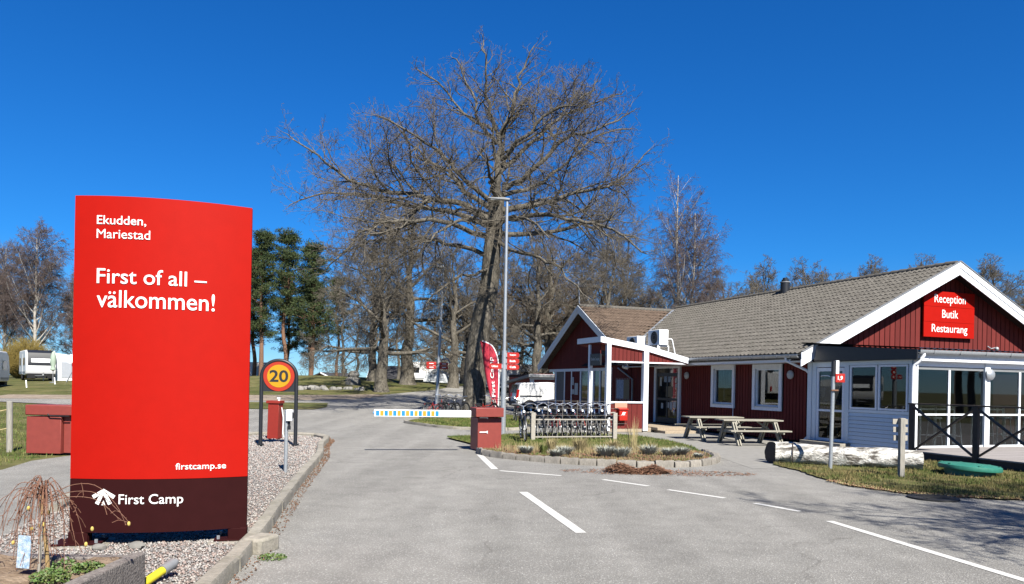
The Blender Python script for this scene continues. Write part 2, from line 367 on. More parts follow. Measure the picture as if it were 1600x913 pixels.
def sheet(name, poly, z, mt, parent=None, cut=True):
    bm = bmesh.new(); vs = [bm.verts.new((x, y, 0)) for x, y in poly]; bm.faces.new(vs)
    bmesh.ops.triangulate(bm, faces=bm.faces[:])
    if cut:
        for k in range(14, 45):
            bmesh.ops.bisect_plane(bm, geom=bm.verts[:]+bm.edges[:]+bm.faces[:], plane_co=(0, k*2, 0), plane_no=(0, 1, 0))
        for k in range(-25, 26):
            bmesh.ops.bisect_plane(bm, geom=bm.verts[:]+bm.edges[:]+bm.faces[:], plane_co=(k*2, 0, 0), plane_no=(1, 0, 0))
    for v in bm.verts:
        hh = H(v.co.x, v.co.y); v.co.z = hh+z+(.03 if hh > .02 else 0)
    bmesh.ops.recalc_face_normals(bm, faces=bm.faces[:])
    if sum(f.normal.z for f in bm.faces) < 0: bmesh.ops.reverse_faces(bm, faces=bm.faces[:])
    me = bpy.data.meshes.new(name); bm.to_mesh(me); bm.free()
    me.shade_smooth()
    o = part(name, me, mt, parent, local=True)
    if not parent: o['kind'] = 'structure'
    return o
def smooth_closed(pts, n=4):
    out = []; m = len(pts)
    for i in range(m):
        p0, p1, p2, p3 = [Vector((*pts[(i+k) % m], 0)) for k in (-1, 0, 1, 2)]
        for j in range(n):
            t = j/n
            q = .5*((2*p1)+(-p0+p2)*t+(2*p0-5*p1+4*p2-p3)*t*t+(-p0+3*p1-3*p2+p3)*t**3); out.append((q.x, q.y))
    return out
def spline(pts, n=6):
    out = []; m = len(pts)
    P = [Vector(p) for p in pts]
    for i in range(m-1):
        p0 = P[max(i-1, 0)]; p1 = P[i]; p2 = P[i+1]; p3 = P[min(i+2, m-1)]
        for j in range(n):
            t = j/n; out.append(.5*((2*p1)+(-p0+p2)*t+(2*p0-5*p1+4*p2-p3)*t*t+(-p0+3*p1-3*p2+p3)*t**3))
    out.append(P[-1]); return out
def inside(x, y, poly):
    c = False; n = len(poly); j = n-1
    for i in range(n):
        xi, yi = poly[i]; xj, yj = poly[j]
        if (yi > y) != (yj > y) and x < (xj-xi)*(y-yi)/(yj-yi)+xi: c = not c
        j = i
    return c
terrain()
ASPH = [(-8.7, -12), (-8.75, 8), (-8.8, 13.1), (-9.2, 14.5), (-9.0, 16.5), (-9.4, 24), (-13, 33), (-24, 39), (-30, 41), (-31, 44.5), (-20, 46),
        (-14, 47.5), (-10.5, 50), (-9.2, 53.5), (-6.4, 61), (-4.2, 72), (1, 84), (8, 86), (6, 60), (9, 50), (30, 46), (34, 20), (34, -12)]
asph = sheet('asphalt', ASPH, .004, m_asphalt)
track = sheet('dirt_track', [(-30, 42.5), (-20, 44), (-14, 45.2), (-10, 48.2), (-8.6, 52), (-9.6, 54), (-13, 52), (-18, 50.2), (-26, 47.5), (-31, 46.5)], .012, m_dirt)
paving = sheet('path', [tuple((BM @ Vector((x, y, 0))).xy) for x, y in ((9.9, 12.8), (16.05, 13.3), (16.05, 29.5), (11.5, 29.5), (10.8, 22), (11.6, 18.5), (10.9, 15.6))], .008, m_lane, cut=False)
# road markings
def stripe(a, b, w_):
    a = Vector((*a, 0)); b = Vector((*b, 0)); d = (b-a).normalized(); n = Vector((-d.y, d.x, 0))*w_/2
    mb = MB(); k = 10; vs = []
    for i in range(k+1):
        p = a+(b-a)*i/k; j = rnd.uniform(.93, 1.03)
        vs += [p+n*j+Vector((0, 0, .0085)), p-n*j+Vector((0, 0, .0085))]
    mb.add(vs, [(2*i, 2*i+1, 2*i+3, 2*i+2) for i in range(k)])
    part('road_marking', mb, m_paint, asph)
for a, b, w_ in (((-.72, 17.4), (-.30, 14.5), .14), ((-.2, 14.25), (.92, 13.65), .11), ((1.62, 13.2), (2.28, 12.45), .11), ((2.52, 12.05), (3.2, 11.25), .10),
                 ((3.5, 10.8), (3.9, 10.15), .10), ((4.0, 9.45), (4.62, 6.2), .11), ((.2, 11.5), (.8, 8.4), .13)):
    stripe(a, b, w_)
# ------------------------------------------------------------------ gravel island, kerbs, beds
KL = [(-2.05, 3.5), (-2.18, 4.8), (-2.33, 6.06), (-2.5, 7.3), (-2.9, 9.4), (-3.46, 12.48), (-4.1, 16.2), (-4.66, 18.5), (-5.02, 20.6), (-5.35, 21.4), (-6.0, 21.9), (-6.9, 21.9), (-7.6, 21.5), (-7.9, 20.6), (-7.7, 18.6), (-7.0, 15), (-6.2, 11.6), (-5.4, 8.9)]
kl = [(v.x, v.y) for v in spline([(*p, 0) for p in KL], 6)]
isl_poly = kl+[(-5.0, 7.2), (-5.2, 5.7), (-2.7, 5.6), (-2.7, 3.5)]
gravel = sheet('gravel_island', isl_poly, .03, m_gravelbase, cut=False)
def kerb_run(pts, L, w_, h_, mt, parent, rough=.012, chamf=.02, zb=0, gap=.012, seed=1):
    """individual kerb stones along a polyline"""
    rg = random.Random(seed); P = [Vector((*p, 0)) for p in pts]
    me = []
    for k in range(3):
        mb = MB(); hw = w_/2; prof = [(-hw, -.1), (hw, -.1), (hw+rg.uniform(0, rough), h_-chamf*1.6), (hw-chamf, h_), (-hw+chamf*.5, h_+rg.uniform(-rough, rough)), (-hw, h_-chamf)]
        n = 4; vs = []
        for i in range(n+1):
            for a, b in prof: vs.append((-.5+i/n, a+rg.uniform(-rough, rough)*.6, b+rg.uniform(-rough, rough)*.5))
        m = len(prof); fs = [(i*m+j, i*m+(j+1) % m, (i+1)*m+(j+1) % m, (i+1)*m+j) for i in range(n) for j in range(m)]
        fs += [tuple(range(m-1, -1, -1)), tuple(range(n*m, n*m+m))]
        mb.add(vs, fs); me.append(mesh_from(mb, 'kerb_stone', ang=30)); me[-1].materials.append(mt)
    cum = [0]
    for i in range(1, len(P)): cum.append(cum[-1]+(P[i]-P[i-1]).length)
    def atd(s):
        for i in range(1, len(P)):
            if cum[i] >= s: return P[i-1].lerp(P[i], (s-cum[i-1])/max(1e-6, cum[i]-cum[i-1]))
        return P[-1]
    s = 0
    while s < cum[-1]-L*.5:
        l = L*rg.uniform(.93, 1.07); a = atd(s); b = atd(min(s+l, cum[-1])); d = b-a
        T = Matrix.Translation((a+b)/2+Vector((0, 0, zb+H((a.x+b.x)/2, (a.y+b.y)/2)))) @ Matrix.Rotation(math.atan2(d.y, d.x)+rg.uniform(-.012, .012), 4, 'Z') @ Matrix.Diagonal((d.length-gap, 1, 1, 1))
        piece('kerb_stone', rg.choice(me), mt, parent, T); s += l
kerb_run(kl[:int(len(kl)*.62)], .98, .15, .13, m_concrete, gravel, seed=3)
kerb_run(kl[int(len(kl)*.62)-1:], .98, .15, .13, m_concrete, gravel, seed=4)
# pebbles
def pebbles(name, poly, n, mats, z0, parent, seed, smin=.010, smax=.024, bias=None):
    rg = np.random.RandomState(seed); xs = [p[0] for p in poly]; ys = [p[1] for p in poly]
    pts = []
    while len(pts) < n:
        x = rg.uniform(min(xs), max(xs)); y = rg.uniform(min(ys), max(ys))
        if bias and rg.rand() > bias(y): continue
        if inside(x, y, poly): pts.append((x, y))
    pts = np.array(pts)
    base = np.array([(1, 0, 0), (.3, .9, .1), (-.8, .55, 0), (-.75, -.6, .05), (.35, -.95, 0), (.1, .05, .75), (0, 0, -.6)])
    fs = np.array([(0, 1, 5), (1, 2, 5), (2, 3, 5), (3, 4, 5), (4, 0, 5), (1, 0, 6), (2, 1, 6), (3, 2, 6), (4, 3, 6), (0, 4, 6)])
    g = rg.randint(0, len(mats), n)
    for k, mt in enumerate(mats):
        q = pts[g == k]; m = len(q); s = rg.uniform(smin, smax, (m, 1, 1))*np.maximum(1, (q[:, 1]/11))[:, None, None]
        a = rg.uniform(0, 6.28, m); ca, sa = np.cos(a), np.sin(a)
        V = base[None]*rg.uniform(.6, 1.3, (m, 1, 3))*s+rg.uniform(-.12, .12, (m, 7, 3))*s
        X = V[:, :, 0]*ca[:, None]-V[:, :, 1]*sa[:, None]+q[:, 0:1]; Y = V[:, :, 0]*sa[:, None]+V[:, :, 1]*ca[:, None]+q[:, 1:2]
        Z = V[:, :, 2]+z0+rg.uniform(0, .012, (m, 1))
        VV = np.stack([X, Y, Z], 2).reshape(-1, 3); FF = (fs[None]+(np.arange(m)*7)[:, None, None]).reshape(-1, 3)
        me = np_mesh(name, VV, FF, 3); part(name, me, mt, parent, kind='stuff', local=True)
pebbles('gravel', isl_poly, 36000, m_pebble, .034, gravel, 5, .007, .018, bias=lambda y: max(.12, min(1, (7.5/max(y, 1))**1.5)) if y > 4.5 else 0)
# corner block where the kerb steps, weeds at its foot
kb = MB(); kb.box((-.11, -.17, -.02), (.11, .15, .15)); structure('kerb_block', kb, m_concrete, Matrix.Translation((-2.38, 7.25, 0)) @ Matrix.Rotation(-.3, 4, 'Z'), parent=gravel, bev=.03)
# raised planter lower left: exposed aggregate walls round a soil bed
PZ = .35
pl_ = thing('raised_planter', 'raised planter with speckled pebble concrete walls and sandy soil at the bottom left corner', 'planter', (-2.69, 5.6, 0))
for a, b in (((-2.79, 2.0, -.02), (-2.69, 5.6, PZ)), ((-7.5, 5.5, -.02), (-2.79, 5.6, PZ-.02))):
    m = MB(); m.box(a, b); part('planter_wall', m, m_gravelbase, pl_, bev=.012)
nx_, ny_ = 60, 44; mb = MB(); rg = random.Random(2)
mb.v = [(-7.4+4.61*i/nx_, 2.0+3.5*j/ny_, PZ-.03+rg.uniform(-.012, .012)+.02*math.sin(i*.5)*math.sin(j*.4)) for j in range(ny_+1) for i in range(nx_+1)]
mb.f = [(j*(nx_+1)+i, j*(nx_+1)+i+1, (j+1)*(nx_+1)+i+1, (j+1)*(nx_+1)+i) for j in range(ny_) for i in range(nx_)]
part('soil', mb, m_sand, pl_, ang=180)
# island with flower bed
FB = [(-.75, 18.0), (-.62, 17.3), (-.1, 16.6), (.7, 16.0), (1.4, 15.62), (2.4, 15.4), (3.3, 15.45), (3.95, 15.8), (4.5, 16.6), (4.75, 17.6), (4.75, 18.6)]
fbl = [(v.x, v.y) for v in spline([(*p, 0) for p in FB], 5)]
bed_poly = fbl+[(4.9, 20.6), (4.7, 22.5), (4.0, 24.6), (2.5, 25.2), (.6, 24.6), (-.9, 23.2), (-1.7, 22.8), (-1.9, 22.2), (-1.2, 20.5), (-.7, 19)]
bed = sheet('grass_island', bed_poly, .05, m_grassbase, cut=False)
soil_poly = fbl+[(4.3, 19.4), (3.2, 19.3), (1.8, 19.0), (.2, 19.2), (-.6, 19.2)]
soil = sheet('flower_bed', soil_poly, .062, m_soil, cut=False)
kerb_run(fbl, .38, .16, .13, m_granite, soil, rough=.02, chamf=.03, gap=.02, seed=8)
# verge by the log
VG = [(5.75, 16.5), (5.75, 14.9), (5.72, 13.6), (5.85, 12.85), (6.3, 12.1), (6.9, 11.75), (7.9, 11.5), (9.5, 11.2), (14, 11.0), (14, 16), (9.3, 18.2), (8.2, 17.9), (7.0, 16.8)]
vgp = [(x+rnd.uniform(-.05, .05), y+rnd.uniform(-.05, .05)) for x, y in smooth_closed(VG, 9)]
verge = sheet('grass_verge', vgp, .03, m_grassbase, cut=False)
# far small islands
g2 = sheet('grass_patch', smooth_closed([(-4.3, 31), (-3.9, 34.5), (-2.6, 38.5), (-.5, 40.2), (.4, 38), (.9, 33), (.5, 28), (-.3, 26.7), (-1.9, 26.8), (-3.3, 28.6)], 3), .03, m_grassbase)
kerb_run(smooth_closed([(-4.35, 31), (-3.3, 28.5), (-1.9, 26.7), (-.2, 26.6), (.6, 28)], 3)[:13], 1.0, .13, .1, m_concrete, g2, seed=5)
g3 = sheet('grass_patch', [(-13, 37.6), (-10, 38), (-9.8, 40), (-10.6, 43.6), (-15.5, 43.2), (-19, 41)], .03, m_grassbase)
# grass blades
def blades(name, poly, n, mt, parent, seed, hmin, hmax, z=0, wdt=.006, bias=None, lean=.5):
    rg = np.random.RandomState(seed); xs = [p[0] for p in poly]; ys = [p[1] for p in poly]
    pts = []
    while len(pts) < n:
        x = rg.uniform(min(xs), max(xs)); y = rg.uniform(min(ys), max(ys))
        if bias and rg.rand() > bias(x, y): continue
        if inside(x, y, poly): pts.append((x, y, H(x, y)+z))
    P = np.array(pts); a = rg.uniform(0, 6.28, n); h = rg.uniform(hmin, hmax, n); w_ = wdt*rg.uniform(.6, 1.4, n)
    dx, dy = np.cos(a)*w_, np.sin(a)*w_; la = rg.uniform(0, 6.28, n); lx, ly = np.cos(la)*h*lean*rg.rand(n), np.sin(la)*h*lean*rg.rand(n)
    V = np.stack([P-np.stack([dx, dy, 0*dx], 1), P+np.stack([dx, dy, 0*dx], 1), P+np.stack([lx, ly, h], 1)], 1).reshape(-1, 3)
    return part(name, np_mesh(name, V, np.arange(n*3).reshape(-1, 3), 3), mt, parent, kind='stuff', local=True)
patch = lambda s, f, th: (lambda x, y: 1 if math.sin(x*f+s)*math.cos(y*f*1.3+s*2)+.4*math.sin(x*3.1*f+y*2*f) > th else .18)
blades('grass', vgp, 42000, m_blade2, verge, 1, .02, .07, .03, .007, bias=patch(1, 1.9, -.3))
blades('grass', [p for p in bed_poly[len(fbl)-1:]]+[(-.7, 18.6), (1.8, 19.0), (4.3, 19.4)], 22000, m_blade, bed, 2, .02, .07, .05, .008)
blades('grass', [(-4.2, 31), (-2.6, 38.4), (.2, 38), (.5, 28.2), (-1.9, 27)], 12000, m_blade, g2, 3, .04, .1, .03, .014)
lawn_poly = [(-9.3, 15.2), (-9.6, 24), (-13.2, 33), (-24, 38.5), (-34, 40), (-34, 12), (-11, 12.2), (-9.1, 13.3), (-9.4, 14.6)]
blades('lawn_grass', lawn_poly, 45000, m_blade, None, 4, .03, .09, 0, .011, bias=lambda x, y: min(1, (15/max(y, 9))**1.3))['kind'] = 'stuff'
# plant tufts
def tuft(name, loc, n, h, r, mt, label, group, seed, w_=.006, lean=.6):
    rg = random.Random(seed); mb = MB()
    for i in range(n):
        a = rg.uniform(0, 6.28); rr = r*math.sqrt(rg.random())*.35; b = Vector((rr*math.cos(a), rr*math.sin(a), 0)); hh = h*rg.uniform(.5, 1)
        o = a+rg.uniform(-.6, .6); t = b+Vector((math.cos(o)*r*rg.uniform(.2, 1)*lean*1.6, math.sin(o)*r*rg.uniform(.2, 1)*lean*1.6, hh))
        s = Vector((-math.sin(o), math.cos(o), 0))*w_; m = b.lerp(t, .55)+Vector((0, 0, hh*.12))
        mb.add([b-s, b+s, m+s*.8, m-s*.8, t], [(0, 1, 2, 3), (3, 2, 4)])
    o = single(name, mb, mt, label, 'plant', group, smooth=False); o.location = loc; return o
def lav(loc, r, label, seed):
    return tuft('lavender_plant', loc, 420, r*1.25, r*1.2, m_lavender, label, 'lavender cushions in the flower bed', seed, .007, .75)
for i, (x, y, r, lb) in enumerate(((2.12, 16.9, .22, 'grey lavender cushion in the middle of the flower bed, left one of a close pair'), (2.46, 16.8, .20, 'grey lavender cushion in the middle of the flower bed, right one of a close pair'),
        (.35, 17.2, .16, 'small grey lavender cushion nearest the red barrier cabinet'), (1.0, 16.55, .15, 'low grey lavender near the kerb left of the bed centre'), (1.22, 17.1, .18, 'grey lavender beside straw grass below the bicycle fence'),
        (3.2, 17.5, .2, 'lavender cushion on the right side of the bed, behind its neighbours'), (3.62, 17.3, .17, 'lavender cushion on the right part of the bed beside the lawn'), (3.95, 17.5, .18, 'right-hand lavender cushion by the curved kerb end'),
        (4.2, 16.9, .1, 'tiny lavender at the far right corner of the bed'))):
    lav((x, y, .06), r, lb, 20+i)
for i, (x, y, n, h, r, mt, lb) in enumerate(((.95, 17.9, 170, .38, .2, m_straw, 'straw coloured grass tuft under the left post of bicycle fence'), (1.65, 18.0, 230, .4, .26, m_straw, 'wide pale grass tuft below middle of the bicycle fence'),
        (2.45, 18.0, 200, .36, .25, m_straw, 'pale dry grass tuft below right part of the bicycle fence'), (3.0, 18.5, 34, .95, .26, m_straw, 'tall thin straw grass in front of the red mailbox'),
        (.75, 17.4, 140, .26, .16, m_blade, 'small green grass clump left in the flower bed'), (3.35, 18.1, 90, .3, .2, m_straw, 'thin yellow grass tuft right of the fence post'))):
    tuft('grass_tuft', (x, y, .06), n, h, r, mt, lb, 'grass tufts in the flower bed', 40+i)
# mulch chips
pebbles('mulch', soil_poly, 5000, [m_brush, m_soil], .066, soil, 9, .008, .02)
blades('weeds', soil_poly, 5000, m_blade, soil, 12, .02, .07, .06, .008, bias=patch(3, 3, .5))
blades('dry_stalks', soil_poly, 2600, m_straw, soil, 14, .03, .10, .06, .005, bias=patch(5, 2.4, .2))
blades('dry_stalks', [(.2, 17.4), (3.2, 17.3), (3.9, 18.4), (3.6, 19.6), (.3, 19.2), (-.5, 18.4)], 2600, m_straw, bed, 15, .05, .22, .06, .005)
# raked straw pile on the asphalt
def pile(loc, a, b, h, n, seed):
    rg = random.Random(seed); mb = MB()
    for i in range(n):
        t = rg.uniform(0, 6.28); q = rg.random()**.6; x = a*q*math.cos(t); y = b*q*math.sin(t)
        bump = max(0, math.exp(-((x+.33)/.28)**2)+.85*math.exp(-((x-.3)/.22)**2))
        z = h*bump*max(0, 1-(y/b)**2)*rg.uniform(.2, 1)+.01
        L = rg.uniform(.04, .13); o = rg.uniform(0, 6.28); e = rg.uniform(-.4, .5); d = Vector((math.cos(o), math.sin(o), e))*L/2; c = Vector((x, y, z)); s = Vector((-math.sin(o), math.cos(o), .4))*.005
        mb.add([c-d-s, c-d+s, c+d+s, c+d-s], [(0, 1, 2, 3)])
    return mb
o = single('straw_pile', pile(0, .62, .3, .17, 3200, 5), m_brush, 'raked heap of brown dry straw on the asphalt in front of the flower bed', 'straw pile', smooth=False); o.location = (2.42, 14.35, .01)
o = part('straw_litter', pile(0, 1.9, .5, .02, 700, 6), m_brush, asph, kind='stuff', smooth=False); o.location = (2.8, 14.4, .005)
# leaf litter along kerbs and verge edge
lit = [(x, y) for x, y in kl[6:60]]; lit = lit+[(x+.22, y) for x, y in reversed(lit)]
pebbles('leaf_litter', lit, 1700, [m_brush, m_soil, m_soil], .008, asph, 31, .006, .014)
pebbles('leaf_litter', [(5.6, 13.5), (5.75, 12.75), (6.2, 12.0), (6.9, 11.65), (9.5, 11.1), (9.5, 11.35), (6.9, 11.95), (6.2, 12.4), (6, 13.6)], 1500, [m_brush, m_straw], .03, verge, 32, .008, .016)
# ------------------------------------------------------------------ totem sign
TR = math.atan2(.40, 1.55); TW = 1.60
t = thing('totem_sign', 'tall red welcome sign with white text and maroon foot, standing on gravel in the foreground', 'sign', (-4.195, 7.2, 0), TR)
TM = Matrix.Translation((-4.195, 7.2, 0)) @ Matrix.Rotation(TR, 4, 'Z')
def sag(u): return -.14*(1-(2*u-1)**2)
def panel(z0, z1, grow=0):
    mb = MB(); n = 28; pr = []
    for i in range(n+1): u = i/n; pr.append((u*TW, sag(u)-grow))
    for i in range(n, -1, -1): u = i/n; pr.append((u*TW, .07-sag(u)*.8+grow))
    mb.prism(pr, lambda a, b: (a, b, z0), lambda a, b: (a, b, z1)); return mb
part('upper_panel', panel(.672, 3.37), m_totem, t, TM, ang=30)
part('base_panel', panel(.16, .668), m_totem_dark, t, TM, ang=30)
for x in (.085, 1.515):
    f = MB(); f.box((x-.09, -.02, .03), (x+.09, .10, .165)); f.box((x-.085, -.045, .02), (x+.085, -.02, .16))
    ft = part('foot', f, m_totem_dark, t, TM, bev=.006)
    b = MB(); b.box((x-.21, -.12, .048), (x+.21, .2, .066)); part('base_plate', b, m_totem_dark, ft, TM, bev=.004)
    for dx in (-.17, .17):
        for dy in (-.085, .16): b = MB(); b.cyl((x+dx, dy, .065), (x+dx, dy, .10), .016, n=6); part('bolt', b, m_galv, ft, TM)
    b = MB(); b.box((x-.27, -.19, -.02), (x+.27, .28, .047)); part('footing', b, m_concrete, ft, TM, bev=.02)
def curved_text(body, u0, u1, z0, z1, mt=m_letter, off=.004, me=None):
    me = me or text_mesh(body, (u1-u0)*TW, z1-z0, off=off)
    bm = bmesh.new(); bm.from_mesh(me); 
    for k in range(1, 14):
        bmesh.ops.bisect_plane(bm, geom=bm.verts[:]+bm.edges[:]+bm.faces[:], plane_co=(k*(u1-u0)*TW/14, 0, 0), plane_no=(1, 0, 0))
    for v in bm.verts:
        x = u0*TW+v.co.x; y = sag(x/TW)-.003-v.co.z; v.co = Vector((x, y, z0+v.co.y))
    bm.to_mesh(me); bm.free()
    o = part('lettering', me, mt, t, local=True); return o
curved_text('Ekudden,', .130, .408, 3.085, 3.182)
curved_text('Mariestad', .130, .431, 2.965, 3.052, off=0)
curved_text('First of all –', .135, .750, 2.535, 2.68, off=.005)
curved_text('välkommen!', .137, .797, 2.307, 2.475, off=.005)
curved_text('firstcamp.se', .595, .877, .742, .822)
curved_text('First Camp', .282, .641, .405, .528, off=.005)
# tent-and-tree emblem: two roof strokes, two legs, small triangle
lg = bmesh.new()
def stroke(p, q, w_):
    p = Vector((*p, 0)); q = Vector((*q, 0)); d = (q-p).normalized(); n = Vector((-d.y, d.x, 0))*w_/2
    vs = [lg.verts.new(c) for c in (p-n, q-n, q+n, p+n)]; lg.faces.new(vs)
def tri(pts): lg.faces.new([lg.verts.new((*p, 0)) for p in pts])
tri([(0, .085), (.105, .150), (.105, .112), (.018, .055)]); tri([(.105, .112), (.105, .150), (.213, .085), (.195, .055)])
tri([(.030, .012), (.062, -.004), (.113, .110), (.080, .110)]); tri([(.097, .110), (.130, .110), (.183, .012), (.150, -.004)])
tri([(.088, -.006), (.124, -.006), (.106, .04)])
r = bmesh.ops.extrude_face_region(lg, geom=lg.faces[:])
for e in r['geom']:
    if isinstance(e, bmesh.types.BMVert): e.co.z += .004
bmesh.ops.recalc_face_normals(lg, faces=lg.faces[:])
me = bpy.data.meshes.new('emblem'); lg.to_mesh(me); lg.free()
o = curved_text('', .130, .262, .430, .57, me=me); o.name = 'emblem'
# ------------------------------------------------------------------ 20 sign
def speed_sign():
    L = (-5.63, 18.25, 0)
    t = thing('speed_limit_sign', 'round yellow and red 20 speed sign in a black arched frame on the gravel', 'road sign', L, .12)
    M = Matrix.Translation(L) @ Matrix.Rotation(.12, 4, 'Z')
    hw = .41; top = 1.72
    def arch(r): return [(-hw-.0, 0, -.02), (-hw, 0, .9), (-hw, 0, top-.02)]+[(-hw*math.cos(a), 0, top+hw*.97*math.sin(a)) for a in [PI*k/16 for k in range(0, 17)]]+[(hw, 0, .9), (hw, 0, -.02)]
    pts = [p for i, p in enumerate(arch(0)) if i != 2]
    for s in (-1, 1):
        m = MB(); m.cyl((s*hw, 0, -.05), (s*hw, 0, top), .045, n=14); m.cyl((s*hw, 0, .07), (s*hw, 0, .10), .085, n=14); part('post', m, m_black, t, M)
    m = MB(); m.tube([(-hw*math.cos(a), 0, top+hw*math.sin(a)*.96) for a in [PI*k/18 for k in range(19)]], .045, 12); part('arch', m, m_black, t, M)
    m = MB(); m.prism([(-hw, 1.36), (hw, 1.36)]+[(hw*math.cos(a), top+hw*.93*math.sin(a)) for a in [PI*k/18 for k in range(19)]], lambda u, v: (u, -.012, v), lambda u, v: (u, .012, v)); part('back_panel', m, m_black, t, M)
    def disc(name, r, y0, y1, mt):
        m = MB(); m.cyl((0, y0, 1.735), (0, y1, 1.735), r, n=48); return part(name, m, mt, t, M)
    disc('red_ring', .365, -.013, -.030, m_signred); disc('yellow_disc', .275, -.031, -.034, m_signyellow)
    text_on('20', (-.22, -.0345, 1.59), (1, 0, 0), (0, 0, 1), .44, .29, m_black, t, M, off=.02, depth=.003)
speed_sign()
# red post box on foot behind it
t = thing('red_bin', 'slim red metal bin with a lid, seen through the arch of the 20 sign', 'bin', (-6.43, 20.5, 0), -.1)
M = Matrix.Translation((-6.43, 20.5, 0)) @ Matrix.Rotation(-.1, 4, 'Z')
m = MB(); m.prism([(-.14, .05), (.16, .05), (.18, 1.0), (-.12, 1.0)], lambda u, v: (u, -.15, v), lambda u, v: (u, .15, v)); part('body', m, m_terral, t, M, bev=.008)
m = MB(); m.box((-.17, -.18, 1.0), (.21, .17, 1.08)); part('lid', m, m_terral, t, M, bev=.012)
m = MB(); m.cyl((.12, 0, 1.08), (.12, 0, 1.16), .03); m.box((.08, -.03, 1.13), (.15, .03, 1.17)); part('lock', m, m_white, t, M)
m = MB(); m.cyl((.1, .05, 0), (.1, .05, .1), .03); m.tube([(.2, .0, .9), (.25, 0, .6), (.24, 0, .2), (.32, 0, .0)], .012, 6); part('cable', m, m_white, t, M)
# reader post
t = thing('card_reader_post', 'galvanised pole with small white reader box standing on the gravel by the kerb', 'post', (-3.93, 13.2, 0))
m = MB(); m.cyl((0, 0, -.03), (0, 0, 1.1), .032, n=14); m.cyl((0, 0, 1.1), (0, 0, 1.115), .036, n=14); part('pole', m, m_galv, t, Matrix.Translation((-3.93, 13.2, 0)))
m = MB(); m.box((.01, -.07, .93), (.11, .04, 1.13)); part('reader_box', m, m_white, t, Matrix.Translation((-3.93, 13.2, 0)), bev=.01)
m = MB(); m.box((.11, -.03, .98), (.135, .05, 1.08)); m.cyl((.05, .0, .8), (.05, .0, .93), .02); m.box((.03, -.04, .78), (.075, .01, .84)); part('bracket', m, m_black, t, Matrix.Translation((-3.93, 13.2, 0)))
# ------------------------------------------------------------------ barrier gate
def cabinet(t, M, w_=.66, d=.42, h=1.03, mt=m_boxred):
    m = MB(); m.box((-w_/2, -d/2, 0), (w_/2, d/2, h-.24)); part('cabinet_body', m, mt, t, M, bev=.01)
    m = MB(); m.box((-w_/2-.01, -d/2-.03, h-.22), (w_/2+.01, d/2+.03, h)); part('cabinet_head', m, mt, t, M, bev=.018)
CL = (-.62, 18.55, .04); CM = Matrix.Translation(CL) @ Matrix.Rotation(.42, 4, 'Z')
t = thing('barrier_gate', 'red barrier cabinet with lowered white boom of blue and yellow blocks across the entrance', 'barrier', CL, .42)
cabinet(t, CM, .62, .5, 1.02)
m = MB(); m.box((-.42, -.40, .80), (.3, -.17, 1.02)); part('boom_holder', m, m_boxred, t, CM, bev=.012)
for z in (.78, .43):
    m = MB(); m.box((-.27, -.268, z-.012), (-.06, -.252, z+.012)); m.cyl((-.07, -.26, z-.03), (-.07, -.26, z+.03), .014); part('hinge', m, m_white, t, CM)
m = MB(); m.box((.02, .25, .1), (.26, .26, .7)); part('door', m, m_boxred, t, CM)
ba = Vector((-.95, 17.75, .925)); bb = Vector((-3.15, 17.3, .925))
m = MB(); m.bar(ba, bb, .05, .165); bar = part('boom', m, m_white, t, bev=.012)
d = (bb-ba); fr = Vector((d.y, -d.x, 0)).normalized(); fr = fr if fr.y < 0 else -fr
N = 15; s0 = .335; s1 = .985
for k in range(N):
    a = ba+d*(s0+(s1-s0)*k/N+.004); b = ba+d*(s0+(s1-s0)*(k+1)/N-.004)
    m = MB(); m.bar(a+fr*.026, b+fr*.026, .003, .12)
    part('stripe', m, m_blue if k % 2 == 0 else m_yellow, bar)
for k in (.05, .16): m = MB(); p = ba+d*k; m.bar(p+fr*.028+Vector((0, 0, -.066)), p+fr*.028+Vector((0, 0, .066)), .006, .004); part('boom_seam', m, m_grey, bar)
for zz in (-.035, .035): m = MB(); p = ba+d*.10+Vector((0, 0, zz)); m.cyl(p+fr*.02, p+fr*.034, .010, n=8); part('boom_bolt', m, m_grey, bar)
m = MB(); m.cyl(bb-d.normalized()*.0, bb+d.normalized()*.02, .03, n=10); part('boom_tip', m, m_blue, bar)
LC = (-9.55, 15.75, .0); LM = Matrix.Translation(LC) @ Matrix.Rotation(-.02, 4, 'Z')
t = thing('barrier_cabinet', 'dull red barrier cabinet on the grass edge left of the tall red sign', 'barrier', LC, -.02)
m = MB(); m.box((-.42, -.22, .04), (.30, .25, .80)); part('cabinet_body', m, m_boxred, t, LM, bev=.01)
m = MB(); m.box((-.43, -.26, .83), (.62, .27, 1.04)); part('cabinet_head', m, m_boxred, t, LM, bev=.018)
m = MB(); m.box((.31, -.14, .05), (.60, .2, .82)); part('side_box', m, m_boxred, t, LM, bev=.01)
m = MB(); m.tube([(.05, -.265, .86), (.09, -.275, .825), (.3, -.275, .82), (.5, -.275, .822)], .012, 6); part('handle', m, m_black, t, LM)
# ------------------------------------------------------------------ rope fence left
FPS = [(-10.68, 16.1), (-12.9, 14.6), (-15.0, 13.2)]
FM = I4
t = thing('rope_fence', 'grey wooden posts linked by two sagging ropes at left edge of the lane', 'fence', (-10.68, 16.1, 0))
for x, y in FPS:
    m = MB(); m.cyl((x, y, -.1), (x-.02, y, 1.08), .062, .06, n=12); part('post', m, m_woodpost, t, bev=.006)
for i in range(2):
    a, b = FPS[i], FPS[i+1]
    for z in (.92, .52):
        pts = [(a[0]+(b[0]-a[0])*k/8, a[1]+(b[1]-a[1])*k/8, z-.22*math.sin(PI*k/8)) for k in range(9)]
        m = MB(); m.tube(pts, .012, 6); part('rope', m, m_straw, t)
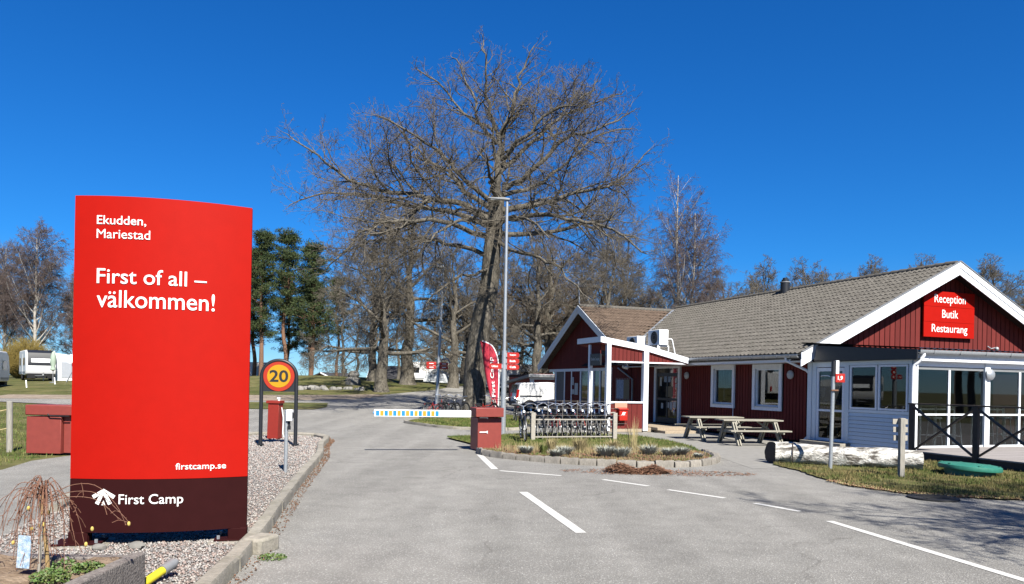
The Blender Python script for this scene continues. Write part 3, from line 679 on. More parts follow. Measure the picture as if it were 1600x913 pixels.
# ------------------------------------------------------------------ yellow pipe end, sapling, small plants
t = thing('pipe_stub', 'short yellow pipe with a grey cap sticking out of the gravel at the bottom edge', 'pipe', (-2.76, 5.7, 0))
m = MB(); m.cyl((-2.83, 5.62, .03), (-2.74, 5.98, .12), .034, n=18); part('pipe', m, m_pipe, t)
m = MB(); m.cyl((-2.74, 5.98, .12), (-2.71, 6.10, .15), .042, n=18); m.cyl((-2.71, 6.10, .15), (-2.703, 6.13, .158), .03, n=14); part('cap', m, m_grey, t)
def sapling():
    B = Vector((-3.12, 5.06, PZ-.03)); Z = .75; rg = random.Random(11)
    t = thing('weeping_willow', 'young weeping willow with thin drooping reddish stems and yellow catkins, left of the red sign', 'sapling', B)
    SC = Matrix.Translation(B) @ Matrix.Diagonal((.76, .76, .76, 1)) @ Matrix.Translation(-B)
    m = MB(); m.tube([B+Vector(p) for p in ((.05, 0, 0), (.03, 0, .2), (.0, .01, .4), (-.02, 0, .6), (0, 0, .72))], [.018, .017, .016, .018, .022], 8); part('trunk', m, m_trunkyel, t, SC)
    m = MB(); m.cyl(B+Vector((-.02, -.03, -.1)), B+Vector((.0, -.02, .52)), .014, n=8); part('stake', m, m_woodpost, t, SC)
    m = MB(); cat = []
    for i in range(44):
        a = rg.uniform(0, 6.28); R = rg.uniform(.12, .46); zt = rg.uniform(.68, .86); ze = rg.uniform(.02, .5) if rg.random() < .75 else rg.uniform(.3, .6)
        if i in (3, 9, 17): a, R, ze = rg.uniform(-.3, .3), .75, .45
        p0 = B+Vector((0, 0, rg.uniform(.6, .74))); dx, dy = math.cos(a), math.sin(a)*.8
        pts = [p0, p0+Vector((dx*R*.28, dy*R*.28, (zt-.6)*.55)), B+Vector((dx*R*.6, dy*R*.6, zt-.06)), B+Vector((dx*R*.85, dy*R*.85, zt-.22)), B+Vector((dx*R+rg.uniform(-.03, .03), dy*R, ze))]
        s = spline(pts, 4); m.tube(s, [.0042*(1-.55*k/len(s)) for k in range(len(s))], 5)
        for q in s[6::3]:
            if rg.random() < .5:
                e = q+Vector((rg.uniform(-.08, .08), rg.uniform(-.08, .08), rg.uniform(-.16, .02))); m.tube([q, q.lerp(e, .5)+Vector((0, 0, .015)), e], .0028, 4)
        if rg.random() < .75: cat.append(s[-1-rg.randint(0, 6)])
        for q in s[6::2]: m.ball(q+Vector((rg.uniform(-.006, .006), 0, 0)), .0065, 5, 3)
    part('stem', m, m_willow, t, SC, kind='stuff')
    cat = cat[:7]+[B+Vector((.50, -.13, .44)), B+Vector((.46, -.15, .31)), B+Vector((.1, -.1, .57))]
    for q in cat:
        m = MB(); m.ball((0, 0, 0), (.014, .014, .022), 8, 5); part('catkin', m, m_catkin, t, SC @ Matrix.Translation(q+Vector((0, 0, -.01))))
    m = MB(); m.box((-.055, -.004, -.14), (.055, .004, .14)); part('plant_tag', m, m_tagblue, t, SC @ Matrix.Translation(B+Vector((-.06, -.17, .23))) @ Matrix.Rotation(.06, 4, 'Y'))
sapling()
def leafy(loc, r, h, n, label, seed, group='small green plants in the soil bed'):
    rg = random.Random(seed); mb = MB()
    for i in range(n):
        a = rg.uniform(0, 6.28); q = r*math.sqrt(rg.random()); c = Vector((q*math.cos(a), q*math.sin(a), h*rg.random()*(1-.6*(q/r)**2)))
        u = Vector((rg.uniform(-1, 1), rg.uniform(-1, 1), rg.uniform(-.4, .6))).normalized(); v = u.orthogonal().normalized(); s = rg.uniform(.007, .015)
        mb.add([c-u*s, c+v*s*.6, c+u*s, c-v*s*.6+Vector((0, 0, .004))], [(0, 1, 2, 3)])
    o = single('leafy_plant', mb, m_leafgreen, label, 'plant', group, smooth=False); o.location = loc; return o
leafy((-2.86, 5.14, PZ-.02), .10, .06, 420, 'low green plant in the soil just below the left end of the red sign', 1)
leafy((-2.95, 4.86, PZ-.02), .12, .08, 560, 'low green plant cut by the bottom edge, below the willow sapling', 2)
leafy((-3.02, 5.12, PZ-.02), .10, .09, 200, 'sparse leafy plant at the foot of the willow sapling', 4)
leafy((-2.18, 6.95, 0), .13, .05, 300, 'small weeds growing at the kerb foot on the asphalt', 3, None)
def stone(loc, s, label, seed):
    rg = random.Random(seed); m = MB(); m.ball((0, 0, s*.35), (s, s*.75, s*.45), 9, 6, .13, rg)
    o = single('stone', m, m_rock, label, 'stone', ang=25); o.location = loc
stone((-3.5, 7.1, .04), .08, 'white stone on the gravel edge under the red sign', 4); stone((-3.8, 7.0, .04), .07, 'grey flat stone on gravel beneath the left end of the red sign', 5)
# ------------------------------------------------------------------ reception building
XW = 16.1; YE = 18.38; ZE = 2.69; XR = 21.7; ZR = 5.77; XE = 15.5; YB = 17.9; YF = 34.5; YEND = 39.9; XB = 27.3
OV = BM @ Vector((XW, YE, 0))
t = bld = thing('reception_building', 'long dark red wooden reception and restaurant building with grey tiled roof and white gable', 'building', OV, A)
def P(name, mb, mt, parent=None, **k): return part(name, mb, mt, parent or bld, BM, **k)
slope = (ZR-ZE)/(XR-XE); XC_ = 16.5
# walls (solid cores behind the boards)
m = MB(); m.box((XW+.75, YE+.06, -.05), (XB-.05, 31, 2.62)); m.box((XW+.08, YE+.06, -.05), (XW+.75, YE+.16, 2.62)); wall = P('wall', m, m_falu_dark)
m = MB(); m.box((17.5, 31, -.2), (XB-.05, 38.6, 2.62)); P('wall', m, m_falu_dark)
m = MB(); m.box((XC_, 38.5, -.2), (17.5, 38.6, 2.62)); P('wall', m, m_falu)
m = MB(); m.prism([(XW+.06, 2.6), (XB-.05, 2.6), (XR, ZE+(XR-XW)*slope+.12)], lambda u, v: (u, YE+.06, v), lambda u, v: (u, YF, v)); P('gable_wall', m, m_falu_dark)
m = MB(); m.prism([(29.7, 2.6), (39.3, 2.6), (34.5, 5.25)], lambda u, v: (XW+.5, u, v), lambda u, v: (XR, u, v)); P('gable_wall', m, m_falu_dark)
# board meshes
def board_mesh(w_, th=.022):
    mb = MB(); mb.box((-w_/2, 0, 0), (w_/2, th, 1)); me = mesh_from(mb, 'board', smooth=False); me.materials.append(m_falu); return me
# long wall, vertical board and batten; board outward is -x
bmw = board_mesh(.118, .03); bat = board_mesh(.05)
holes = [(25.3, 27.2, .18, 2.52), (21.86, 23.23, .95, 2.47), (19.46, 20.9, .94, 2.44)]
def vert_boards(x, y0, y1, z0, z1f, step, me, inset=0):
    n = int(abs(y1-y0)/step)
    for i in range(n):
        y = y0+(i+.5)*(y1-y0)/n; segs = [(z0, z1f(y))]
        for a, b, c, d in holes:
            if a-.02 < y < b+.02: segs = [(s, e) for s, e in ((segs[0][0], c), (d, segs[0][1])) if e-s > .05]
        for s, e in segs:
            T = BM @ Matrix.Translation((x, y, s)) @ Matrix.Rotation(PI/2, 4, 'Z') @ Matrix.Diagonal((1, 1, e-s, 1))
            piece('board', me, m_falu, wall, T)
vert_boards(XW+.06, 18.4, 29.2, .08, lambda y: 2.62, .145, bmw)
# gable boards (sunlit face), outward -y
gb = board_mesh(.183, .03)
n = 52
for i in range(n):
    x = XW+.1+(i+.5)*(XB-.2-XW)/n; zt = min(ZE+(x-XE)*slope, ZE+(2*XR-XE-x)*slope)-.1
    if zt > 3.1: piece('board', gb, m_falu, wall, BM @ Matrix.Translation((x, YE+.03, 2.95)) @ Matrix.Diagonal((1, 1, zt-2.95, 1)))
# cross gable boards, outward -x
cb = board_mesh(.145); n = 62
XC = 16.5
for i in range(n):
    y = 29.6+(i+.5)*9.8/n; zt = 5.45-abs(y-34.5)*.529-.15
    if zt > 2.55: piece('board', cb, m_falu, wall, BM @ Matrix.Translation((XC-.04, y, 2.50)) @ Matrix.Rotation(PI/2, 4, 'Z') @ Matrix.Diagonal((1, 1, zt-2.50, 1)))
m = MB(); m.box((XC, 29.4, -.1), (XC+.1, 39.2, .75)); P('wall', m, m_falu)
# roof: deck + tiles
def roof_deck(x0, x1):
    m = MB(); m.prism([(x0, ZE), (x1, ZR if x1 > x0 else ZR), (x1, ZR-.10), (x0, ZE-.10)], lambda u, v: (u, YB+.02, v-.02), lambda u, v: (u, YF+3 if x1 > x0 else YF, v-.02)); return m
YC0, YC1 = 29.3, 39.7
m = MB(); lo = [(XE, YB+.03, ZE), (XE, YC0, ZE), (XR, YF, ZR), (XR, YB+.03, ZR)]
m.add([(x, y, z-.15) for x, y, z in lo]+[(x, y, z-.03) for x, y, z in lo], [(0, 1, 2, 3), (7, 6, 5, 4), (0, 4, 5, 1), (1, 5, 6, 2), (2, 6, 7, 3), (3, 7, 4, 0)])
m.prism([(XR, ZR-.03), (2*XR-XE, ZE-.03), (2*XR-XE, ZE-.15), (XR, ZR-.15)], lambda u, v: (u, YB+.03, v), lambda u, v: (u, YEND+.3, v)); roof = P('roof', m, m_roof)
m = MB(); m.prism([(YC0, ZE-.03), (YF, 5.60), (YC1, ZE-.03), (YC1, ZE-.14), (YF, 5.48), (YC0, ZE-.14)], lambda u, v: (15.98, u, v), lambda u, v: (XR, u, v)); roof2 = P('roof', m, m_roof2)
def tile_field(origin, ux, uy, nrow, ncol, tw, tl, clip):
    """wavy tiles: ux along eave, uy up the slope; clip(col_pos,row_pos) -> bool"""
    prof = [(-.5, .010), (-.36, .0), (-.18, .004), (-.02, .030), (.14, .045), (.30, .040), (.44, .018), (.5, .010)]
    O = Vector(origin); ux = Vector(ux).normalized(); uy = Vector(uy).normalized(); nz = ux.cross(uy).normalized()
    if nz.z < 0: nz = -nz
    rg = random.Random(4); mb = MB()
    for r in range(nrow):
        for c in range(ncol):
            a = (c+.5)*tw; b = r*tl
            if not clip(a, b): continue
            j = rg.uniform(-.004, .004); q = rg.uniform(-.006, .006); vs = []
            for (pu, ph) in prof:
                for (bb, hh) in ((b+q-.02, ph+.032+j), (b+tl+.03+q, ph+.006+j)): vs.append(O+ux*(a+pu*tw)+uy*bb+nz*hh)
            for (pu, ph) in prof: vs.append(O+ux*(a+pu*tw)+uy*(b+q-.02)+nz*(ph-.004+j))
            k = len(prof)
            fs = [(2*i, 2*i+2, 2*i+3, 2*i+1) for i in range(k-1)]+[(2*i, 2*k+i, 2*k+i+1, 2*i+2) for i in range(k-1)]
            mb.add(vs, fs)
    return mb
SL = math.hypot(XR-XE, ZR-ZE); tl = SL/20
def clipm(a, b):
    y = YB+.1+a; x = XE+b*(XR-XE)/SL
    return y < YF-(XR-x)*(YF-YC0)/(XR-XE)*1.0+.15 or y < YC0
mb = tile_field((XE, YB+.1, ZE), (0, 1, 0), (XR-XE, 0, ZR-ZE), 20, 84, .198, tl, clipm); P('roof_tiles', mb, m_roof, roof, kind='stuff')
SL2 = math.hypot(YF-YC0, 5.60-ZE)
def clipc(a, b):
    x = 16.03+a; z = ZE+b*(5.60-ZE)/SL2
    return x < XE+(z-ZE)/slope-.05
mb = tile_field((16.03, YC0, ZE), (1, 0, 0), (0, YF-YC0, 5.60-ZE), 17, 30, .198, SL2/17, clipc); P('roof_tiles', mb, m_roof2, roof2, kind='stuff')
for i in range(46):                                                       # ridge caps
    y = YB+.1+i*.36
    m = MB()
    if i == 0: 
        m.tube([(0, 0, 0), (0, .40, .012)], [.10, .115], 10); cap = mesh_from(m, 'ridge_tile'); cap.materials.append(m_roof)
    piece('ridge_tile', cap, m_roof, roof, BM @ Matrix.Translation((XR, y, ZR+.01)))
for i in range(15): piece('ridge_tile', cap, m_roof2, roof2, BM @ Matrix.Translation((16.0+i*.37, YF, 5.62)) @ Matrix.Rotation(-PI/2, 4, 'Z'))
m = MB(); m.bar((15.55, 29.35, 2.74), (21.6, 34.42, 5.74), .32, .02); P('valley_flashing', m, m_galv, roof)
# barge boards, main gable
def barge(x0, z0, x1, z1, lo, hi, yy, th, mt, nm='barge_board'):
    m = MB(); m.prism([(x0, z0+lo), (x1, z1+lo), (x1, z1+hi), (x0, z0+hi)], lambda u, v: (u, yy, v), lambda u, v: (u, yy+th, v)); return P(nm, m, mt, bev=.004)
for s in (1, -1):
    xf = XR-s*(XR-XE); xs_ = XR
    barge(xf-.03*s, ZE-.02, xs_, ZR, -.14, .05, YB-.03, .03, m_white_trim)
    barge(xf-.03*s, ZE-.02, xs_, ZR, -.36, -.145, YB-.01, .03, m_white_trim)
    m = MB(); m.bar((xf, YB-.02, ZE+.06), (XR, YB-.02, ZR+.075), .06, .03); P('verge_flashing', m, m_grey)
m = MB(); m.prism([(XE, ZE-.17), (XR, ZR-.17), (2*XR-XE, ZE-.17), (2*XR-XE, ZE-.2), (XR, ZR-.2), (XE, ZE-.2)], lambda u, v: (u, YB+.02, v), lambda u, v: (u, YE, v)); P('soffit', m, m_falu_dark)
# cross gable barge (grey-white, in shade)
for s in (1, -1):
    yf = YF-s*(YF-YC0)
    for (lo, hi, xx) in ((-.16, .05, 15.93), (-.34, -.165, 15.955)):
        m = MB(); m.prism([(yf-.03*s, ZE+lo), (YF, 5.60+lo), (YF, 5.60+hi), (yf-.03*s, ZE+hi)], lambda u, v: (xx, u, v), lambda u, v: (xx+.03, u, v)); P('barge_board', m, m_white_trim)
# eave: gutter, fascia
m = MB(); pr = [(-.06, .05), (-.062, 0), (-.035, -.045), (.0, -.06), (.035, -.045), (.06, 0), (.06, .05), (.05, .05), (.048, .0), (.0, -.045), (-.048, .0), (-.05, .05)]
m.prism(pr, lambda u, v: (XE-.03+u, 18.0, ZE-.06+v), lambda u, v: (XE-.03+u, 23.9, ZE-.03+v)); gut = P('gutter', m, m_galv)
for k in range(10):
    m = MB(); m.box((XE-.1, 18.3+k*.6, ZE-.11), (XE+.03, 18.33+k*.6, ZE-.02)); P('gutter_bracket', m, m_grey, gut)
m = MB(); m.box((XE+.04, 17.95, 2.47), (XE+.07, 24.0, 2.66)); P('fascia', m, m_white_trim)
m = MB(); m.box((XE+.04, 17.95, 2.455), (XW+.1, 29.0, 2.475)); P('soffit', m, m_white_trim)
def downpipe(pts, parent=None, r=.04, mt=None): m = MB(); m.tube(pts, r, 10); return P('downpipe', m, mt or m_white_trim, parent)
downpipe([(XE-.03, 18.55, 2.6), (XE-.03, 18.55, 2.5), (XW-.12, 18.25, 2.22), (XW-.06, 18.2, 2.12), (XW-.06, 18.2, .25), (XW-.12, 18.28, .12)])
# windows on long wall
def window(y0, y1, z0, z1, fw=.13):
    m = MB(); x0 = XW-.03
    for a, b, c, d in ((y0, y0+fw, z0, z1), (y1-fw, y1, z0, z1), (y0+fw, y1-fw, z1-fw*1.1, z1), (y0+fw, y1-fw, z0, z0+fw)): m.box((x0, a, c), (x0+.05, b, d))
    w_ = P('window', m, m_white_trim, bev=.004)
    m = MB(); s = .05; a, b, c, d = y0+fw, y1-fw, z0+fw, z1-fw*1.1
    for q in ((a, a+s, c, d), (b-s, b, c, d), (a+s, b-s, d-s, d), (a+s, b-s, c, c+s)): m.box((XW+.03, q[0], q[2]), (XW+.12, q[1], q[3]))
    P('sash', m, m_white_trim, w_)
    m = MB(); m.box((XW+.09, a+s, c+s), (XW+.094, b-s, d-s)); P('pane', m, m_glass, w_)
    m = MB(); m.box((XW-.06, a, c-.02), (XW+.05, b, c)); P('sill', m, m_galv, w_)
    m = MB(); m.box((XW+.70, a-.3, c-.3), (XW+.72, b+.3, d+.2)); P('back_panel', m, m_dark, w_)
    return w_
w1 = window(21.86, 23.23, .95, 2.47); w2 = window(19.46, 20.9, .94, 2.44)
m = MB(); m.tube(spline([(XW+.2, 20.25, 1.1), (XW+.2, 20.2, 1.6), (XW+.2, 20.05, 2.1), (XW+.2, 20.0, 2.25)], 5), .008, 5); P('flag_pole', m, m_white, w2)
m = MB(); m.prism([(20.2, 1.08), (20.16, 1.6), (20.03, 2.12), (19.85, 2.0), (19.78, 1.6), (19.85, 1.2), (20.0, 1.06)], lambda u, v: (XW+.21, u, v), lambda u, v: (XW+.22, u, v)); P('red_banner', m, m_redcloth, w2)
m = MB(); m.box((XW+.2, 22.75, 1.75), (XW+.22, 22.8, 2.3)); m.box((XW+.2, 22.7, 1.2), (XW+.22, 22.79, 1.6)); P('white_strip', m, m_paper, w1)
m = MB(); m.box((XW+.2, 22.1, 1.75), (XW+.215, 22.5, 2.25)); P('notice', m, m_paper, w1)
m = MB(); m.cyl((XW-.05, 21.87, .55), (XW-.05, 21.87, 2.45), .012, n=6); P('cable', m, m_white_trim)
for y in (24.8, 19.05):
    L = BM @ Vector((XW, y, 2.09)); m = MB(); m.lathe([(.13, 0), (.14, .02), (.135, .05), (.10, .08), (.03, .095)], n=20)
    o = part('lamp_globe', m, mat('lamp_glass', (.5, .52, .54), .3, .03) if y > 20 else bpy.data.materials['lamp_glass'], bld, BM @ Matrix.Translation((XW, y, 2.09)) @ Matrix.Rotation(-PI/2, 4, 'Y'))
# entrance door in the long wall
m = MB()
for a, b, c, d in ((25.3, 25.42, .2, 2.52), (27.08, 27.2, .2, 2.52), (25.42, 27.08, 2.38, 2.52)): m.box((XW-.03, a, c), (XW+.08, b, d))
dr = P('entrance_door', m, m_white_trim, bev=.004)
m = MB()
for a, b, c, d in ((25.44, 25.54, .2, 2.2), (26.96, 27.06, .2, 2.2), (25.54, 26.96, 2.06, 2.2), (25.54, 26.96, .2, .42), (25.54, 26.96, 1.1, 1.2), (26.2, 26.28, .42, 2.06)): m.box((XW+.01, a, c), (XW+.06, b, d))
P('door_leaf', m, m_black, dr)
m = MB(); m.box((XW+.03, 25.54, .42), (XW+.034, 26.96, 2.06)); P('pane', m, m_darkglass, dr)
m = MB(); m.box((XW+.02, 25.44, 2.2), (XW+.05, 27.06, 2.38)); P('transom', m, m_darkglass, dr)
m = MB(); m.tube([(XW-.02, 25.6, .5), (XW-.06, 25.6, .55), (XW-.06, 25.6, .72), (XW-.02, 25.6, .78)], .012, 6); P('handle', m, m_chrome, dr)
for (y, z, a, b, mt) in ((26.25, 1.98, .5, .3, m_bluepaper), (26.1, 1.45, .5, .42, m_brownpaper), (25.62, 1.9, .13, .18, m_paper), (25.62, 1.7, .12, .15, m_paper), (26.75, 1.85, .13, .35, m_paper), (26.62, .88, .15, .22, m_paper), (26.2, .92, .22, .22, m_paper), (25.95, .9, .18, .3, m_paper), (25.7, .95, .2, .25, m_paper), (26.6, 1.15, .2, .1, m_paper), (26.0, 1.17, .5, .06, m_paper)):
    m = MB(); m.box((XW+.022, y-a/2, z-b/2), (XW+.026, y+a/2, z+b/2)); P('notice', m, mt, dr)
# glazed wall of the cross wing under its gable
m = MB(); m.box((XC-.06, 29.6, 2.36), (XC-.02, 39.2, 2.5)); gw = P('glazed_wall', m, m_white_trim)
for y in (31.6, 32.9, 33.6, 35.1, 36.2, 37.1, 38.3): 
    m = MB(); m.box((XC-.06, y-.06, .3), (XC-.01, y+.06, 2.36)); P('mullion', m, m_white_trim, gw)
for (a, b, mt) in ((29.6, 31.55, m_darkglass), (31.65, 32.85, m_bluepaper), (32.95, 35.05, m_darkglass), (37.15, 38.25, m_curtain)):
    m = MB(); m.box((XC-.02, a, .75), (XC-.016, b, 2.36)); P('pane', m, m_darkglass if mt is m_bluepaper else mt, gw)
vert_boards(XC-.02, 35.15, 37.05, .75, lambda y: 2.36, .15, bmw)
for (y, z, a, b) in ((36.0, 1.85, .28, .42), (35.55, 1.45, .4, .6), (35.95, 1.3, .3, .25), (33.9, 1.6, .3, .5)):
    m = MB(); m.box((XC-.075, y-a/2, z-b/2), (XC-.07, y+a/2, z+b/2)); P('notice', m, m_paper, gw)
# poster case + drainpipe between porch and wing
m = MB()
for a, b, c, d in ((29.25, 29.33, 1.0, 2.0), (30.5, 30.58, 1.0, 2.0), (29.33, 30.5, 1.92, 2.0), (29.33, 30.5, 1.0, 1.08)): m.box((XW-.0, a, c), (XW+.05, b, d))
m2 = MB(); m2.box((XW+.055, 29.2, .3), (XW+.3, 31.0, 2.5)); P('wall', m2, m_falu_dark)
vert_boards(XW+.03, 29.2, 31.0, .1, lambda y: 2.5, .15, bmw)
ps = P('poster_case', m, m_grey)
m = MB(); m.box((XW-.004, 29.33, 1.08), (XW+.0, 29.85, 1.92)); P('poster', m, m_brownpaper, ps)
m = MB(); m.box((XW-.004, 29.85, 1.08), (XW+.0, 30.5, 1.92)); P('poster', m, m_bluepaper, ps)
downpipe([(XW-.1, 30.2, 2.45), (XW-.1, 29.4, 2.15), (XW-.06, 28.95, 1.95), (XW-.06, 28.95, .3)], mt=m_grey)
# porch
m = MB(); XP = 11.89; YP = 23.7; YP1 = 25.55
def porch_fascia(lo, hi, y, th, mt):
    m = MB(); pl = [(XP, 3.36), (13.75, 3.09), (15.42, 2.70)]
    m.prism([(x, z+hi) for x, z in pl]+[(x, z+lo) for x, z in reversed(pl)], lambda u, v: (u, y, v), lambda u, v: (u, y+th, v)); return m
pch = P('porch_roof', porch_fascia(-.20, .0, YP+.02, 1.85, m_black), m_blackm)
m = MB(); m.prism([(13.75, 3.09), (15.42, 2.70), (15.42, 2.52), (13.75, 2.9)], lambda u, v: (u, YP+1.87, v), lambda u, v: (u, YP+3.9, v)); P('porch_roof', m, m_blackm)
P('fascia', porch_fascia(-.10, .005, YP-.03, .03, m_white_trim), m_white_trim, pch); P('fascia', porch_fascia(-.20, -.105, YP-.015, .03, m_white_trim), m_white_trim, pch)
m = MB(); m.box((XP-.03, YP, 3.17), (XP, YP1+.1, 3.365)); P('fascia', m, m_white_trim, pch)
m = MB(); m.box((XP, YP1, 3.0), (16.0, YP1+2.2, 3.02))
P('porch_soffit', porch_fascia(-.24, -.205, YP+.02, 1.83, m_falu), m_falu, pch)
# boarded infill under the roof edge
pbm = board_mesh(.14)
def infill(x0, x1, zb, y):
    n = int((x1-x0)/.145)
    for i in range(n):
        x = x0+(i+.5)*(x1-x0)/n; zt = (3.36-(x-XP)*.145 if x < 13.75 else 3.09-(x-13.75)*.2335)-.2
        if zt > zb: piece('board', pbm, m_falu, pch, BM @ Matrix.Translation((x, y, zb)) @ Matrix.Diagonal((1, 1, zt-zb, 1)))
infill(12.3, 13.55, 2.52, YP+.06); infill(13.75, 15.3, 2.52, YP+.06)
m = MB(); m.box((12.3, YP+.03, 2.47), (15.4, YP+.12, 2.52)); P('beam', m, m_white_trim, pch)
for i in range(6): piece('board', pbm, m_falu, pch, BM @ Matrix.Translation((XP+.1, YP+.3+i*.145, 2.5)) @ Matrix.Rotation(PI/2, 4, 'Z') @ Matrix.Diagonal((1, 1, .66, 1)))
for (x, y, w_, z1) in ((12.19, YP+.06, .16, 3.14), (13.67, YP+.06, .19, 2.9), (XP+.08, 24.72, .13, 3.14)):
    m = MB(); m.box((x-w_/2, y-w_/2, .06), (x+w_/2, y+w_/2, z1)); P('porch_post', m, m_white_trim, pch, bev=.006)
m = MB(); m.box((12.27, YP, 1.04), (13.58, YP+.14, 1.1)); P('rail', m, m_white_trim, pch, bev=.004)
lb = board_mesh(.205)
for i in range(6): piece('board', lb, m_falu, pch, BM @ Matrix.Translation((12.27+.11+i*.218, YP+.04, .14)) @ Matrix.Diagonal((1, 1, .9, 1)))
m = MB(); m.box((12.1, YP+.05, .02), (16.0, 27.6, .17)); P('porch_floor', m, m_step, pch)
m = MB(); m.box((13.6, YP+.0, .0), (13.76, YP+.2, .06)); P('footing', m, m_concrete, pch)
m = MB(); m.box((14.05, 22.95, 0), (15.7, 23.7, .10)); P('step', m, m_step, pch, bev=.006)
m = MB(); m.box((13.95, 23.3, .1), (15.5, 24.0, .2)); P('step', m, m_step, pch, bev=.006)
m = MB(); m.box((XP-.005, 23.42+.35, 2.37), (XP+.05, 24.55, 2.76)); m.box((XP-.01, 23.76, 2.36), (XP-.005, 24.56, 2.77))
bs = P('name_board', m, m_black, pch)
text_on('Ekudden Camping', (XP-.012, 24.48, 2.5), (0, -1, 0), (0, 0, 1), .66, .14, m_galv, bs, BM, off=.004, depth=.002)
m = MB(); m.ball((13.04, YP+.35, 2.34), (.13, .13, .09), 14, 8); m.cyl((13.04, YP+.35, 2.4), (13.04, YP+.35, 2.5), .05); P('porch_lamp', m, m_galv, pch)
m = MB(); m.tube([(XC-.05, 33.2, 3.05), (XC-.15, 33.2, 3.0), (XC-.15, 33.2, 2.85)], .02, 6); m.box((XC-.2, 33.15, 2.72), (XC-.08, 33.27, 2.88)); P('flood_lamp', m, m_galv)
# mailbox and label
mbx = thing('mailbox', 'bright red mailbox under a peach label on the low red porch wall', 'mailbox', BM @ Vector((12.72, YP, 0)), A)
m = MB(); m.box((12.56, YP-.16, .43), (12.88, YP+.03, .85)); part('body', m, m_mail, mbx, BM, bev=.012)
m = MB(); m.prism([(YP-.19, .84), (YP+.03, .90), (YP+.03, .87), (YP-.19, .81)], lambda u, v: (12.54, u, v), lambda u, v: (12.90, u, v)); part('lid', m, m_mail, mbx, BM)
m = MB(); m.cyl((12.72, YP-.162, .68), (12.72, YP-.168, .68), .055, n=16); m.tube([(12.64, YP-.165, .62), (12.70, YP-.165, .70), (12.80, YP-.165, .72)], .012, 5); part('horn_mark', m, m_white, mbx, BM)
m = MB(); m.box((12.45, YP-.02, .87), (12.93, YP+.03, 1.05)); part('label_plate', m, m_peach, mbx, BM)
# air conditioners on the porch roof
def aircon(y, x, z, label):
    L = BM @ Vector((x, y, z)); t = thing('air_conditioner', label, 'air conditioner', L, A, 'air conditioners on the porch roof')
    M = BM @ Matrix.Translation((x, y, z))
    m = MB(); m.box((-.19, -.0, .08), (.19, .85, .66)); part('casing', m, m_white, t, M, bev=.015)
    m = MB(); m.cyl((-.19, .38, .37), (-.20, .38, .37), .24, n=28); part('fan_grille', m, m_blackm, t, M)
    m = MB()
    for r in (.10, .17, .235): m.tube([(-.203, .38+r*math.cos(k*PI/12), .37+r*math.sin(k*PI/12)) for k in range(24)], .005, 4, closed=True)
    part('grille_ring', m, m_grey, t, M, kind='stuff')
    for yy in (.08, .72):
        m = MB(); m.bar((-.24, yy, .05), (.26, yy, .05), .04, .04); m.bar((.24, yy, .05), (.24, yy, -.2), .04, .04); m.bar((-.22, yy, .05), (-.22, yy, -.1), .04, .04); part('bracket', m, m_white, t, M)
    m = MB(); m.tube(spline([(.12, -.01, .3), (.3, -.05, .3), (.36, -.06, .1), (.45, -.06, -.25)], 4), .022, 6); part('pipe', m, m_white, t, M)
    m = MB(); m.box((.02, -.008, .2), (.14, -.0, .34)); part('service_panel', m, m_paper, t, M)
aircon(24.55, 14.90, 3.12, 'nearer white air conditioner with a black fan on the porch roof, right one of two')
aircon(25.6, 14.55, 2.92, 'farther white air conditioner low on the porch roof, left one of two')
# antenna
t = thing('antenna', 'thin crooked aerial mast on the peak of the cross gable', 'antenna', BM @ Vector((16.3, 34.5, 5.6)), A)
m = MB(); m.tube([(16.3, 34.4, 5.4), (16.15, 34.75, 5.75), (16.15, 34.8, 6.1), (16.15, 34.9, 6.9)], .03, 7); part('mast', m, m_galv, t, BM)
m = MB()
for k in range(4): m.bar((16.15, 34.2+.25*k, 6.75+.03*k), (16.45, 34.5+.25*k, 6.6+.03*k), .02, .02)
m.bar((16.15, 34.3, 6.7), (16.2, 35.4, 6.85), .025, .025); part('aerial', m, m_grey, t, BM)
# chimney
t = thing('chimney_flue', 'black round chimney flue with a cap behind the roof ridge', 'chimney', BM @ Vector((21.5, 25.9, 5.55)), A)
m = MB(); m.cyl((21.5, 25.9, 5.4), (21.5, 25.9, 6.12), .19, n=20); part('flue', m, m_black, t, BM)
m = MB(); m.cyl((21.5, 25.9, 6.14), (21.5, 25.9, 6.22), .15, n=20); m.cyl((21.5, 25.9, 6.22), (21.5, 25.9, 6.3), .1, n=16); part('cap', m, m_black, t, BM)
m = MB(); m.cyl((21.5, 25.9, 6.10), (21.5, 25.9, 6.14), .21, n=20); part('collar', m, m_grey, t, BM)
# gable sign
t = thing('gable_sign', 'red sign reading Reception, Butik, Restaurang high on the red gable', 'sign', BM @ Vector((21.74, YE-.02, 3.4)), A)
zz = [3.41, 3.905, 4.40, 4.90]
for i in range(3): m = MB(); m.box((20.64, YE-.10, zz[i]+.003), (22.85, YE-.045, zz[i+1]-.003)); part('sign_panel', m, m_totem, t, BM, bev=.003)
m = MB(); m.box((20.8, YE-.045, 3.5), (22.7, YE-.0, 4.8)); part('backing', m, m_black, t, BM)
text_on('Restaurang', (20.98, YE-.101, 3.50), (1, 0, 0), (0, 0, 1), 1.56, .33, m_letter, t, BM, off=0)
text_on('Butik', (21.42, YE-.101, 4.05), (1, 0, 0), (0, 0, 1), .70, .26, m_letter, t, BM, off=0)
text_on('Reception', (21.08, YE-.101, 4.45), (1, 0, 0), (0, 0, 1), 1.36, .35, m_letter, t, BM, off=0)
m = MB(); m.ball((23.9, YE-.1, 3.12), (.07, .07, .07), 10, 6); m.tube([(23.6, YE, 3.2), (23.7, YE-.05, 3.12), (23.9, YE-.05, 3.16)], .02, 5); P('cctv', m, m_galv)
